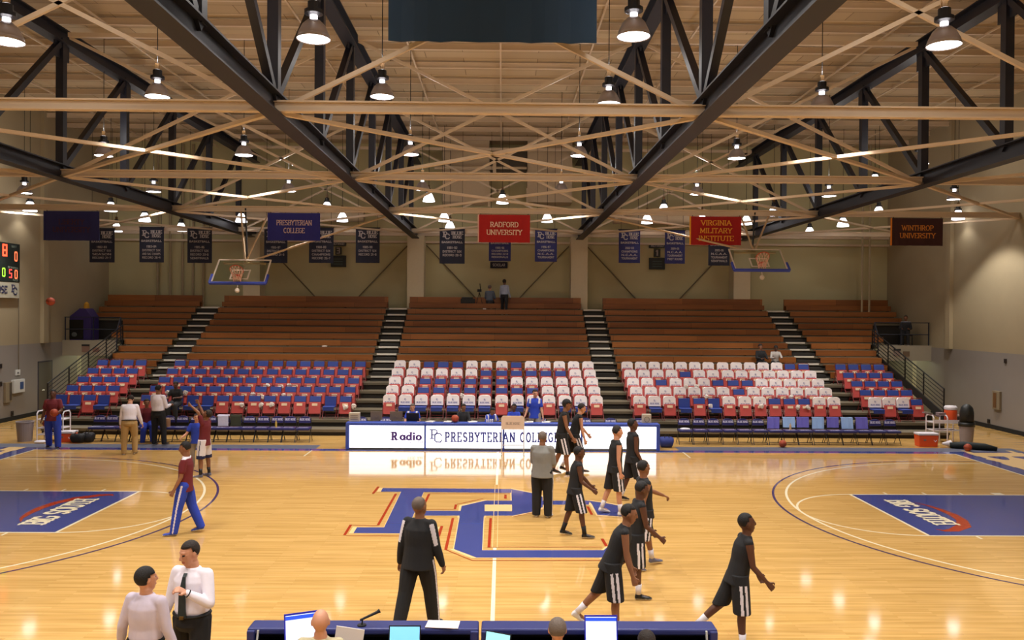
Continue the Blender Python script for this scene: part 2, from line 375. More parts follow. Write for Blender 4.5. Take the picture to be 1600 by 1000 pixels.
# ceiling: wood-fibre deck panels
M = mat('roof_deck', (.70, .60, .44), .9); nt = M.node_tree; bs = nt.nodes['Principled BSDF']
tc = nt.nodes.new('ShaderNodeTexCoord'); br = nt.nodes.new('ShaderNodeTexBrick'); nt.links.new(tc.outputs['Object'], br.inputs[0])
br.inputs['Color1'].default_value = (*lin((.76, .68, .55)), 1); br.inputs['Color2'].default_value = (*lin((.69, .61, .49)), 1); br.inputs['Mortar'].default_value = (*lin((.5, .43, .33)), 1)
br.inputs['Scale'].default_value = 1; br.inputs['Brick Width'].default_value = 2.4; br.inputs['Row Height'].default_value = .62; br.inputs['Mortar Size'].default_value = .012
nt.links.new(br.outputs['Color'], bs.inputs['Base Color'])
b = MB(); b.mm((-XW-T, YN-T, ZR), (XW+T, YB+T, ZR+.2)); struct('ceiling', b, M)
# pilasters that carry the trusses
TX = (-11.85, -4.05, 3.78, 11.6)
for i, x in enumerate(TX):
    b = MB(); b.mm((x-.4, 21.25, 0), (x+.4, YB, 8.0)); struct('trim_%d' % (i+1), b, mat('pilaster_cream', (.80, .75, .62), .8, var=.05))
b = MB(); b.mm((-XW, 21.95, 8.05), (XW, YB, 8.35)); b.mm((-XW, 21.9, 7.7), (XW, YB, 7.8)); struct('trim_5', b, beige_steel)
# wind bracing seen on the back wall
brace_m = mat('wall_rod', (.42, .37, .27), .6)
k = 5
for xa, xb in ((TX[0], TX[1]), (TX[1], TX[2]), (TX[2], TX[3])):
    for xs, xe in ((xa+.45, xa+3.0), (xb-.45, xb-3.0)):
        k += 1; b = MB(); b.tube([(xs, 22.02, 7.6), (xe, 22.02, 4.9)], .03, 6); struct('trim_%d' % k, b, brace_m)
for x in (-16.6, -16.0, -15.4, -14.9, -14.4):
    k += 1; b = MB(); b.tube([(x, 21.98, 4.6), (x, 21.98, 12.4)], .06, 8); struct('trim_%d' % k, b, cream)
for x in (17.1, 17.45):
    k += 1; b = MB(); b.tube([(x, 20.6, 3.0), (x, 20.6, 12.4)], .05, 8); struct('trim_%d' % k, b, cream)

# balcony corners with the corridors under them
fasc = mat('fascia_paint', (.56, .52, .44), .8, var=.05)
corr = mat('corridor_paint', (.74, .73, .58), .8)
for s, sd in ((-1, 'left'), (1, 'right')):
    b = MB(); b.mm((s*16.65, 17.9, 2.35), (s*XW, 18.05, 3.02)); b.mm((s*16.65, 18.05, 2.85), (s*XW, YB, 3.0))
    o = struct('trim_balcony_'+sd, b, fasc)
    b = MB(); b.mm((s*16.55, 17.95, 0), (s*16.65, YB, 2.85)); b.mm((s*18.2, 17.9, 0), (s*18.35, 17.95, 2.35)); struct('wall_corridor_'+sd, b, corr)
# side doors in the left wall
dm = mat('door_paint', (.36, .34, .30), .6)
y0 = atx(60, 620, -XW).y; y1 = atx(80, 620, -XW).y
def door(name, y0, y1, s):
    b = MB(); x = s*(XW-.02)
    b.mm((x, y0-.06, 0), (x+s*.1, y0, 2.2)); b.mm((x, y1, 0), (x+s*.1, y1+.06, 2.2)); b.mm((x, y0-.06, 2.14), (x+s*.1, y1+.06, 2.2), )
    o = struct(name, b, mat('door_frame', (.22, .2, .25), .5))
    b = MB(); b.mm((x+s*.0, y0, 0), (x+s*.06, y1, 2.14)); b.build('door_leaf', dm, o)
    b = MB(); b.tube([(x-s*.05, y0+.12, 1.0), (x-s*.05, y0+.3, 1.0)], .02, 6); b.build('door_handle', mat('chrome', (.7, .7, .7), .25, 1), o)
door('door_1', y0, y1, -1)

# ------------------------------------------------------------------ roof steel
ZB, ZT = 8.05, 11.7
NY = [-2.9+3.7*k for k in range(-5, 7)]                     # panel points along each truss
ordn = ('left outer', 'left inner', 'right inner', 'right outer')
for i, x in enumerate(TX):
    t = thing('roof_truss', (x, 0, ZB), 'dark navy steel roof truss running front to back, %s of the four' % ordn[i], 'roof truss', 'navy roof trusses')
    og = (x, 0, ZB)
    for nm, z, h in (('top_chord', ZT, .34), ('bottom_chord', ZB, .36)):
        b = MB(); b.ibeam((x, YN, z), (x, YB-.1, z), .34, h); b.build(nm, navy_steel, t, og)
    for j, y in enumerate(NY):
        b = MB(); b.box((x, y, (ZB+ZT)/2), (.2, .2, ZT-ZB-.3)); b.build('vertical', navy_steel, t, og)
        b = MB(); b.box((x, y, ZT-.35), (.05, .7, .5)); b.build('gusset_plate', navy_steel, t, og)
        if j+1 < len(NY):
            a, c = (y, NY[j+1]); up_far = y >= -3
            b = MB(); b.beam((x, a, ZB+.1 if up_far else ZT-.1), (x, c, ZT-.1 if up_far else ZB+.1), .15, .15); b.build('diagonal', navy_steel, t, og)
# cross beams (bottom chord level) and the horizontal X bracing between them
BY = [-2.9, 4.5, 11.9, 19.3]
nth = ('nearest', 'second', 'third', 'farthest')
for i, y in enumerate(BY):
    b = MB(); b.ibeam((-XW, y, ZB-.02), (XW, y, ZB-.02), .15, .17)
    tag(b.build('cross_beam', beige_steel, org=(0, y, ZB)), 'beige I-beam crossing under the roof trusses, %s of the four' % nth[i], 'steel beam', 'beige cross beams')
bays = [(-XW, TX[0], 'left end'), (TX[0], TX[1], 'left'), (TX[1], TX[2], 'middle'), (TX[2], TX[3], 'right'), (TX[3], XW, 'right end')]
for i, (ya, yb) in enumerate(zip(BY, BY[1:])):
    for xa, xb, bn in bays:
        t = thing('floor_plane_bracing', ((xa+xb)/2, (ya+yb)/2, ZB), 'beige flat X brace in the %s bay between the %s and %s cross beams' % (bn, nth[i], nth[i+1]), 'steel bracing', 'level X bracing under the roof')
        for (p, q) in (((xa, ya), (xb, yb)), ((xb, ya), (xa, yb))):
            b = MB(); b.beam((p[0], p[1], ZB-.12), (q[0], q[1], ZB-.12), .10, .07); b.build('brace', beige_steel, t, t.location)
for i, y in enumerate(BY):
    for xa, xb, bn in bays:
        if bn in ('left end', 'right end'): continue
        t = thing('sway_frame', ((xa+xb)/2, y, ZB), 'beige upright X brace in the %s bay above the %s cross beam' % (bn, nth[i]), 'steel bracing', 'upright X bracing between trusses')
        for (p, q) in (((xa, ZB), (xb, ZT)), ((xb, ZB), (xa, ZT))):
            b = MB(); b.beam((p[0]+math.copysign(.2, q[0]-p[0]), y+.08, p[1]), (q[0]-math.copysign(.2, q[0]-p[0]), y+.08, q[1]), .07, .08); b.build('brace', beige_steel, t, t.location)
        b = MB(); b.beam((xa+.2, y, ZT+.05), (xb-.2, y, ZT+.05), .12, .12); b.build('strut', beige_steel, t, t.location)
# bar joists under the deck
b = MB(); yj = YN+.9; jn = 0
js = MB(); L2 = XW
js.ibeam((-L2, 0, -.09), (L2, 0, -.09), .08, .16)
base = None
while yj < YB-.3:
    lab = 'thin beige joist under the roof deck, number %d counted from the back wall' % (int((YB-.3-yj)/1.85)+1)
    if base is None: base = js.build('roof_joist', beige_steel); o = base
    else: o = base.copy(); COL.objects.link(o)
    o.location = (0, yj, ZR-.05); tag(o, lab, 'roof joist', 'bar joists under the deck'); yj += 1.85
pb = None
for i in range(13):
    x = -16.5+i*2.75
    if pb is None: q = MB(); q.beam((0, YN, 0), (0, YB, 0), .05, .05); pb = q.build('joist_bridging', beige_steel); o = pb
    else: o = pb.copy(); COL.objects.link(o)
    o.location = (x, 0, ZR-.24); tag(o, 'thin beige bridging bar running front to back under the joists, number %d from the left' % (i+1), 'roof bar', 'bridging bars under the joists')
# ducts
duct_m = mat('duct_paint', (.76, .68, .56), .6, var=.05)
for x0, x1, lab in ((-2.75, -.55, 'left of the centre line'), (1.25, 3.35, 'right of the centre line')):
    b = MB(); b.mm((x0, 20.6, 9.55), (x1, 21.9, ZR-.1)); b.mm((x0-.04, 20.56, 10.9), (x1+.04, 21.9, 10.98))
    xs = x1 if x0 < 0 else x0
    b.mm((xs-.05, 20.5, 9.3), (xs+.05, 20.6, 10.2))
    tag(b.build('air_duct', duct_m, org=((x0+x1)/2, 21.2, 9.55)), 'large square beige air duct dropping from the roof, '+lab, 'air duct', 'square ducts at the back')
for x0, x1, lab in ((-14., -6.3, 'left'), (5.2, 13.2, 'right')):
    b = MB(); b.tube([(x0, 19.9, 8.75), (x1, 19.9, 8.75)], .27, 16); b.tube([(x0, 19.9, 8.75), (x0, 19.9, 9.3)], .15, 12)
    tag(b.build('round_duct', duct_m, org=((x0+x1)/2, 19.9, 8.75), smooth=True), 'round beige duct lying across the %s side under the back trusses' % lab, 'air duct', 'round ducts')
b = MB(); b.tube([(-3.1, 20.35, 11.1), (-.3, 20.35, 11.1)], .1, 10); b.tube([(-.3, 20.35, 11.1), (1.2, 20.35, 11.1)], .06, 10); b.box((-.3, 20.35, 11.1), (.15, .3, .7))
tag(b.build('gas_pipe', duct_m, org=(-1, 20.9, 11.1)), 'beige pipe with a flange running between the two square ducts', 'pipe')
b = MB(); b.box((-1.2+1.5, 21.6, 11.5), (2.6, .6, 1.1)); tag(b.build('roof_fan', mat('fan_grey', (.33, .30, .25), .7), org=(.3, 21.6, 11.5)), 'grey ventilator housing high between the square ducts', 'ventilator')

# ------------------------------------------------------------------ lamps
lens_m = mat('lamp_lens', (1., .97, 1.), .4, emit=14, srgb=False)
refl_m = mat('lamp_reflector', (.60, .56, .55), .35, .3)
bal_m = mat('lamp_ballast', (.06, .06, .08), .4)
glow_m = mat('lamp_glow_neck', (1., .96, 1.), .5, emit=5, srgb=False)
hook_m = mat('lamp_hook', (.42, .30, .14), .5)
def lamp_proto(r, lit_dome):
    t = thing('highbay_lamp', (0, 0, 0), 'x', 'ceiling lamp')
    b = MB()
    if lit_dome: b.lathe([(r*.35, r*1.5), (r*.55, r*1.2), (r*.9, r*.45), (r, 0)], n=18)
    else: b.lathe([(r*.34, r*1.05), (r*.36, r*1.1), (r*.40, r*1.1), (r*.66, r*.85), (r*.9, r*.35), (r, 0), (r*.97, .0), (r*.86, r*.34), (r*.62, r*.8), (r*.34, r*1.05)], n=28, close=False)
    b.build('reflector', glow_m if lit_dome else refl_m, t, smooth=True)
    b = MB(); b.lathe([(r*.95, .015), (r*.95, .03)], n=24); b.build('lens', lens_m, t)
    b = MB(); b.lathe([(r*.22, r*1.08), (r*.22, r*1.42)], n=12); b.build('neck', glow_m, t)
    b = MB(); b.lathe([(r*.3, r*1.42), (r*.55, r*1.5), (r*.55, r*1.72), (r*.36, r*1.76), (r*.36, r*2.2), (r*.15, r*2.3)], n=14); b.build('ballast_housing', bal_m, t)
    b = MB(); b.box((0, 0, r*2.5), (.09, .06, .14)); b.build('hook', hook_m, t)
    b = MB(); b.tube([(0, 0, 0), (0, 0, 1)], .01, 6); b.build('cable', black, t).location = (0, 0, r*2.5)
    return t
def hang(t, r):
    for c in t.children:
        if c.name.startswith('cable'): c.scale = (1, 1, ZR-t.location.z-r*2.5)
def add_spot(t, watts, size=104):
    l = bpy.data.lights.new('lamp_light', 'SPOT'); l.energy = watts; l.color = LAMP_C; l.spot_size = math.radians(size); l.spot_blend = .35; l.shadow_soft_size = .2
    o = bpy.data.objects.new('lamp_light', l); COL.objects.link(o); o.parent = t; o.location = (0, 0, -.04)
    if watts > 100:                                        # fill light added above the ballast to brighten ceiling and upper walls
        l = bpy.data.lights.new('top_light', 'POINT'); l.energy = UP_W; l.color = LAMP_C; l.shadow_soft_size = .1
        o = bpy.data.objects.new('top_light', l); COL.objects.link(o); o.parent = t; o.location = (0, 0, .85)
big = lamp_proto(.27, False); register(big); small = lamp_proto(.25, True); register(small)
LX = [-18., -13., -7.95, -2.85, 2.15, 7.2, 12.35, 17.1]
rows = [(-16.5, 9.0, 'row behind the camera', LX), (-10.3, 9.0, 'row above the near table', LX), (-4.7, 8.55, 'nearest row', LX), (.5, 9.0, 'second row', LX), (7.0, 9.0, 'third row', LX), (12.6, 8.85, 'fourth row', LX)]
pix = {2: {-7.95: (10, 66), -2.85: (490, 62), 2.15: (990, 58), 7.2: (1475, 72)},
       3: {-7.95: (246, 152), -2.85: (597, 152), 2.15: (951, 163), 7.2: (1284, 170)},
       4: {-13.: (162, 244), -7.95: (381, 243), -2.85: (641, 242), 2.15: (905, 244), 7.2: (1151, 248), 12.35: (1437, 257)},
       5: {-18.: (38, 302), -13.: (240, 300), -7.95: (451, 299), -2.85: (660, 297), 2.15: (877, 299), 7.2: (1089, 304), 12.35: (1295, 307), 17.1: (1491, 312)}}
num = ['first', 'second', 'third', 'fourth', 'fifth', 'sixth', 'seventh', 'eighth', 'ninth', 'tenth', 'eleventh', 'twelfth']
word = ['leftmost', 'second', 'third', 'fourth', 'fifth', 'sixth', 'seventh', 'rightmost']
for ri, (y, z, rn, xs) in enumerate(rows):
    for xi, x in enumerate(xs):
        if ri in pix:
            if x in pix[ri]: p = aty(*pix[ri][x], y)
            else: continue
        else: p = Vector((x, y, z))
        nn = sorted(pix[ri]).index(x) if ri in pix else xi
        t = dup(big, p, 'high-bay lamp with silvery reflector in the %s, %s from left' % (rn, num[nn]), 'high-bay lamps over the court')
        hang(t, .27); add_spot(t, LAMP_W)
far = [(47, 330, 14.7), (173, 330, 16.5), (226, 346, 18.2), (182, 362, 20.3), (283, 361, 20.3), (377, 347, 18.2), (511, 330, 16.5), (535, 346, 18.2), (694, 346, 18.2),
       (670, 315, 16.5), (785, 318, 16.5), (855, 347, 18.2), (1037, 333, 16.5), (1011, 349, 18.2), (1097, 349, 18.2), (1209, 337, 16.5), (1166, 351, 18.2), (1317, 354, 18.2), (1265, 368, 20.3), (1373, 337, 16.5), (1367, 286, 18.2), (1497, 343, 15.2), (703, 359, 20.3)]
for n_, (u, v, y) in enumerate(far):
    p = aty(u, v, y); where = {14.7: 'left end', 15.2: 'right end', 16.5: 'front', 18.2: 'middle', 20.3: 'rear'}[y]
    rk = sorted(q[0] for q in far if q[2] == y).index(u)+1
    t = dup(small, p, 'small glowing bell lamp in the %s line over the bleachers, %s from left' % (where, num[rk-1]), 'small lamps over the bleachers')
    hang(t, .25); add_spot(t, 42 if y < 17 else 28 if y < 20 else 14, 120)
for o_ in (big, small):
    for c in kids(o_): bpy.data.objects.remove(c)
    bpy.data.objects.remove(o_)
# corridor lights
for s in (-1, 1):
    t = thing('corridor_light', (s*17.5, 19.3, 2.75), 'lit twin-tube light under the %s balcony' % ('left' if s < 0 else 'right'), 'ceiling lamp', 'corridor lights')
    b = MB(); b.box((s*17.5, 19.3, 2.8), (.5, .16, .06)); b.build('housing', beige_steel, t, t.location)
    for dx in (-.13, .13): b = MB(); b.box((s*17.5+dx, 19.3, 2.75), (.18, .1, .05)); b.build('tube_lamp', mat('corridor_tube', (1, 1, .85), .5, emit=6, srgb=False), t, t.location)
    l = bpy.data.lights.new('tube_glow', 'POINT'); l.energy = 45; l.color = (.95, 1., .7); l.shadow_soft_size = .2
    o = bpy.data.objects.new('tube_glow', l); COL.objects.link(o); o.parent = t; o.location = (0, 0, -.15)
# ================================================================== the bleachers
tier_m = mat('tier_plywood', (.40, .36, .28), .7, var=.12, scale=2)
tier_d = mat('tier_dark', (.17, .155, .13), .8)
nose_m = mat('step_nosing', (.88, .85, .78), .6)
TY = [11.5+.76*k for k in range(6)]                       # fronts of the five chair tiers
TZ = [.46+.27*k for k in range(5)]
WY = [15.5+.53*j for j in range(11)]; WZ = [1.72+.28*j for j in range(11)]
t = thing('grandstand', (0, 10.6, 0), 'stepped dark timber grandstand platform carrying the chairs and wooden benches', 'grandstand')
og = (0, 10.6, 0)
def tier(name, x0, x1, y0, y1, z, zb):
    b = MB(); b.mm((x0, y0, z-.09), (x1, y1, z), mi=0); b.mm((x0, y0+.06, zb), (x1, y1, z-.09), mi=1)
    return b.build(name, [tier_m, tier_d], t, og)
tier('front_step', -15.9, 15.9, 10.75, 11.5, .22, 0)
for k in range(5): tier('chair_tier', -16.1, 16.1, TY[k], TY[k+1] if k < 4 else 15.5, TZ[k], 0)
for j in range(11):
    xe = 16.5 if WY[j] < 17.95 else (17.05 if j < 8 else 18.7)
    tier('bench_tier', -xe, xe, WY[j], WY[j]+.53 if j < 10 else 21.25, WZ[j], 0 if j < 5 else 3.02)
num4 = ['first', 'second', 'third', 'fourth']
AIS = [(-14.05, -13.2), (-5.23, -4.4), (3.95, 4.8), (12.65, 13.5)]
for i, (xa, xb) in enumerate(AIS):
    s = thing('aisle_steps', ((xa+xb)/2, 15.2, 1.54), 'aisle of dark steps with pale nosings between wooden benches, %s from left' % num4[i], 'steps', 'bleacher aisles')
    for j in range(11):
        q = MB(); q.mm((xa, WY[j]-.27, WZ[j]-.28), (xb, WY[j]+.02, WZ[j]-.14)); q.build('half_step', tier_d, s, s.location)
        q = MB(); q.mm((xa, WY[j]-.02, WZ[j]-.06), (xb, WY[j]+.05, WZ[j]+.008)); q.build('step_nosing', nose_m, s, s.location)
SEC = [(-18.6, -14.15, 'far left'), (-13.1, -5.33, 'left'), (-4.3, 3.85, 'centre'), (4.9, 12.55, 'right'), (13.6, 18.6, 'far right')]
rng = random.Random(3)
for xa, xb, nm in SEC:
    s = thing('bench_section', ((xa+xb)/2, 15.5, 1.72), 'section of brown wooden bleacher benches behind the %s block of chairs' % nm, 'bleacher benches', 'wooden bench sections')
    q = MB(); q.mm((xa, 21.15, WZ[10]+.01), (xb, 21.24, WZ[10]+.55)); q.build('back_board', bench_wood, s, s.location)
    for j in range(11):
        a, c = xa, xb
        if WY[j] < 17.9: a = max(a, -16.2); c = min(c, 16.2)
        elif j < 8: a = max(a, -17.); c = min(c, 17.)
        z = WZ[j]+.25; y = WY[j]+.05
        q = MB(); q.mm((a, y, z-.035), (c, y+.3, z)); q.mm((a, y-.02, z-.225), (c, y+.02, z-.0), )
        q.build('seat_board', bench_wood, s, s.location)
        q = MB()
        n = max(2, int((c-a)/1.8))
        for e in range(n+1): xx = a+.1+(c-a-.2)*e/n; q.mm((xx-.03, y+.05, WZ[j]+.003), (xx+.03, y+.25, z-.03))
        q.build('bench_bracket', black, s, s.location)
for s in (-1, 1):
    sd = 'left' if s < 0 else 'right'
    r = thing('stair_railing', (s*16.3, 12.0, .5), 'black metal stair railing with sloping bars on the %s end of the bleachers' % sd, 'railing', 'stair railings')
    P0, P1 = Vector((s*16.3, 11.9, .73)), Vector((s*16.3, 17.7, 2.75))
    for i in range(6):
        z = .18+.15*i; q = MB(); q.tube([P0+Z_*z, P1+Z_*z], .014 if i < 5 else .024, 6); q.build('rail_bar' if i < 5 else 'handrail', black, r, r.location)
    for i in range(5):
        p = P0.lerp(P1, i/4); q = MB(); q.beam((p.x, p.y, .0 if i == 0 else p.z-.25), p+Z_*.95, .04, .04, up=(0, 1, 0)); q.build('post', black, r, r.location)
    q = MB(); q.beam(P0-Z_*.1, P1-Z_*.1, .05, .3); q.build('stringer', tier_d, r, r.location)
    rb = mat('rail_blue_black', (.10, .12, .18), .5)
    r = thing('balcony_railing', (s*17.8, 18.0, 3.0), 'thin dark blue guard rail along the %s balcony edge' % sd, 'railing', 'balcony railings')
    for z in (3.5, 4.02): q = MB(); q.tube([(s*16.5, 18.0, z), (s*18.95, 18.0, z)], .022, 6); q.build('rail_bar', rb, r, r.location)
    for x in (16.52, 17.7, 18.92): q = MB(); q.tube([(s*x, 18.0, 3.0), (s*x, 18.0, 4.02)], .028, 6); q.build('post', rb, r, r.location)
    q = MB(); q.tube([(s*16.52, 18., 4.02), (s*16.4, 17.6, 3.8), (s*16.3, 17.2, 3.5), (s*16.3, 17.15, 2.6)], .028, 6); q.build('end_loop', rb, r, r.location)

# ------------------------------------------------------------------ folding chairs on the tiers
red_m = mat('chair_red', (.74, .30, .28), .45); red_f = mat('chair_frame_red', (.45, .10, .10), .4)
blue_m = mat('chair_blue', (.13, .22, .52), .55, var=.06); lab_m = mat('seat_label', (.93, .82, .68), .6)
cover_m = mat('cover_white', (.98, .95, .94), .8, var=.03, scale=9); print_m = mat('cover_print', (.50, .50, .66), .8)
def chair_frame(t):
    b = MB()
    for s in (-1, 1):
        b.tube([(s*.225, .26, 0), (s*.225, .05, .45), (s*.22, .10, .62), (s*.215, .15, .80), (s*.18, .16, .83)], .013, 6)
    b.tube([(-.18, .16, .83), (.18, .16, .83)], .013, 6); b.tube([(-.225, .22, .1), (.225, .22, .1)], .01, 6)
    b.build('back_frame', red_f, t)
    for s in (-1, 1):
        q = MB(); q.tube([(s*.235, -.22, 0), (s*.235, .10, .46)], .013, 6); q.build('front_leg', red_f, t)
    b = MB(); b.tube([(-.235, -.17, .07), (.235, -.17, .07)], .01, 6); b.build('cross_bar', red_f, t)
def pad(b, x, y0, z0, y1, z1, th, mi=0):
    """flat pad between two edges"""
    b.beam((0, y0, z0), (0, y1, z1), x, th, mi, up=(0, -1, .3))
def chair_proto(up):
    t = thing('folding_chair', (0, 0, 0), 'x', 'chair')
    chair_frame(t)
    b = MB(); pad(b, .41, .08, .46 if not up else .585, .145, .79, .035); b.build('backrest', blue_m, t, bevel=.01)
    if up:
        b = MB(); pad(b, .42, -.06, .17, .03, .585, .03); o = b.build('seat', red_m, t, bevel=.01)
        b = MB(); b.beam((0, -.012, .46), (0, .004, .54), .19, .004, up=(0, -1, .2)); 
        put = MB()
        q = MB(); q.beam((0, -.028+.0, .455), (0, -.0105, .545), .2, .006, up=(0, -1, .2)); q.build('label_plate', lab_m, o)
    else:
        b = MB(); b.box((0, -.09, .435), (.42, .40, .045)); b.build('seat', blue_m, t, bevel=.012)
        b = MB(); b.mm((-.2, -.285, .31), (.2, -.27, .42)); b.build('seat_skirt', blue_m, t)
    return register(t)
CU, CDn = chair_proto(True), chair_proto(False)
def cover_proto():
    b = MB(); n = 12
    prof = []
    for i in range(n+1):                                  # rounded shoulders
        x = -.225+.45*i/n; e = min(x+.225, .225-x); z = .86-.07*max(0, 1-e/.09)**2; prof.append((x, z))
    def yy(z): return .10+.12*(z-.55)
    pts = [(-.23, .50)]+prof+[(.23, .50)]
    b.prism([(x, yy(z)-.05+.008*math.sin(x*40), z) for x, z in pts], (0, .09, .0))
    o = b.build('chair_back_cover', cover_m, smooth=False)
    q = MB(); put_text(q, 'BLUE HOSE', (0, yy(.6)-.0605, .6), X_, Vector((0, .12, 1)).normalized(), .05, .2, True, .12, width=.33)
    c1 = q.build('printed_words', print_m, o)
    q = MB(); pc_logo(q, (0, yy(.69)-.0605, .70), X_, Vector((0, .12, 1)).normalized(), .06, wt=.2); q.build('printed_emblem', print_m, o)
    return register(o)
CV = cover_proto()
# W covered, b bare; rows run from the back tier to the front one
BLK = {
 'far left': (-15.86, -14.33, ['bbbb']*5, 'DDUD'),
 'left': (-12.75, -5.59, ['b'*14]*5, 'UDDDDUUUUUUUDU'),
 'centre': (-3.96, 3.55, ['WWbbbWWWbWWWWW', 'WWWWWWbbbbbbWW', 'WWbbbbbbWWWWWW', 'WWbbbbbbbbWWWW', 'W'*14], 'UDDDDDDUDDUDDU'),
 'right': (5.17, 12.27, ['WWWWWWWWWWWWbb', 'WWWWbWWWWWWWWW', 'WWbWWWbbbWWWWW', 'WWWWWWWbWWWWWW', 'WWWbbbWWWbbbWW'], 'UDUDUDUUUUUUUU'),
 'far right': (13.8, 15.35, ['bbbb', 'bbbb', 'bbbb', 'bbbb', 'WWWb'], 'DUDU')}
rown = ['back', 'fourth', 'third', 'second', 'front']
num = ['first', 'second', 'third', 'fourth', 'fifth', 'sixth', 'seventh', 'eighth', 'ninth', 'tenth', 'eleventh', 'twelfth', 'thirteenth', 'fourteenth', 'fifteenth', 'sixteenth']
for nm, (x0, x1, rws, seats) in BLK.items():
    n = len(seats)
    for r in range(5):
        k = 4-r; y = TY[k]+.40; z = TZ[k]
        for i in range(n):
            x = x0+(x1-x0)*i/(n-1)
            if n == 14: x += -.02 if i < 7 else .02
            up = seats[i] == 'U' if r == 4 else True
            jit = rng.uniform(-.03, .03)
            c = dup(CU if up else CDn, (x, y, z), '%s folding chair, seat %s, %s from left, %s row, %s block' % ('red and blue', 'up' if up else 'down', num[i], rown[r], nm), 'folding chairs on the tiers', rz=jit)
            if rws[r][i] == 'W':
                dup(CV, (x, y, z), 'white printed cover over the %s chair from left, %s row, %s block' % (num[i], rown[r], nm), 'white chair back covers', rz=jit)['category'] = 'chair cover'
for o_ in (CU, CDn, CV):
    for c in kids(o_):
        for g in kids(c): bpy.data.objects.remove(g)
        bpy.data.objects.remove(c)
    bpy.data.objects.remove(o_)
# crumpled white plastic bags left among the chairs
bag_m = mat('plastic_bag', (.90, .86, .82), .4)
for i, (u, v, row) in enumerate([(418, 602, 2), (440, 604, 2), (452, 602, 2), (395, 616, 1), (410, 620, 1), (443, 618, 1), (262, 612, 1), (290, 611, 1), (276, 609, 1), (378, 632, 0), (408, 632, 0), (425, 632, 0), (548, 620, 1), (553, 634, 0), (540, 636, 0),
        (1072, 604, 2), (1089, 603, 2), (1104, 620, 1), (1110, 634, 0), (1236, 620, 1), (1247, 636, 0), (1262, 636, 0), (1190, 634, 0), (702, 632-14, 1), (722, 632-14, 1)]):
    y = TY[row]+.40-.10; p = aty(u, v, y); z0 = TZ[row]+.6; p.z = min(max(p.z, TZ[row]+.32), TZ[row]+.58)
    b = MB(); rr = random.Random(i)
    b.ell(p, (.09, .035, .07), nu=9, nv=6)
    for q in range(len(b.v)): b.v[q] = b.v[q]+Vector((rr.uniform(-.02, .02), rr.uniform(-.012, .012), rr.uniform(-.025, .025)))
    b.ell(p+Vector((rr.uniform(-.06, .06), -.0, -.05)), (.05, .03, .06), nu=7, nv=5)
    side = 'left' if u < 600 else ('right' if u > 1000 else 'centre')
    tag(b.build('plastic_bag', bag_m, org=p), 'crumpled white plastic bag on a chair in the %s row of the %s block' % (rown[4-row], side), 'plastic bag', 'crumpled white bags %s block' % side)

# ------------------------------------------------------------------ team bench chairs
nv_m = mat('bench_navy_vinyl', (.16, .17, .40), .32); blk_f = mat('bench_chair_frame', (.04, .04, .05), .4); wt_m = mat('chair_lettering', (.86, .85, .95), .5)
def bench_chair():
    t = thing('bench_chair', (0, 0, 0), 'x', 'chair')
    b = MB(); pts = [(-.20, .60), (-.20, .70), (-.15, .79), (-.07, .82), (.07, .82), (.15, .79), (.20, .70), (.20, .60)]
    def yy(z): return .13+.12*(z-.55)
    b.prism([(x, yy(z)-.025, z) for x, z in pts], (0, .05, 0)); o = b.build('backrest', nv_m, t, bevel=.012)
    q = MB(); put_text(q, 'BLUE HOSE', (0, yy(.72)-.0285, .725), X_, Vector((0, .12, 1)).normalized(), .06, .22, True, .1, width=.34); q.build('lettering', wt_m, o)
    b = MB(); b.box((0, -.03, .44), (.45, .42, .08)); o = b.build('seat', nv_m, t, bevel=.02)
    q = MB(); put_text(q, 'BLUE HOSE', (0, -.10, .4815), X_, Y_, .09, .2, True, .1, width=.3); q.build('lettering', wt_m, o)
    for s in (-1, 1):
        q = MB(); q.tube([(s*.215, .27, 0), (s*.21, -.02, .44)], .012, 6); q.build('rear_leg', blk_f, t)
        q = MB(); q.tube([(s*.225, -.22, 0), (s*.22, .10, .48), (s*.19, .16, .78)], .012, 6); q.build('front_leg', blk_f, t)
    q = MB(); q.tube([(-.22, -.17, .08), (.22, -.17, .08)], .009, 6); q.build('cross_bar', blk_f, t)
    return register(t)
BC = bench_chair()
LB = [153, 173, 195, 217, 240, 262, 283, 305, 327, 347, 367, 388, 410, 432, 452, 475]
RB = [1070, 1093, 1116, 1139, 1162, 1186, 1210, 1234, 1256, 1280, 1303, 1325, 1348, 1370, 1393]
TB = [563, 602, 845, 915, 955, 1000]
BENCH = {}
for lst, nm in ((LB, 'left team bench'), (RB, 'right team bench'), (TB, 'behind the far scorer table')):
    for i, u in enumerate(lst):
        p = aty(u, 670, 9.45); p.z = 0
        BENCH[u] = p
        dup(BC, p, 'navy padded folding chair with white lettering, %s from left, %s' % (num[i], nm), 'navy chairs '+nm)
for c in kids(BC):
    for g in kids(c): bpy.data.objects.remove(g)
    bpy.data.objects.remove(c)
bpy.data.objects.remove(BC)
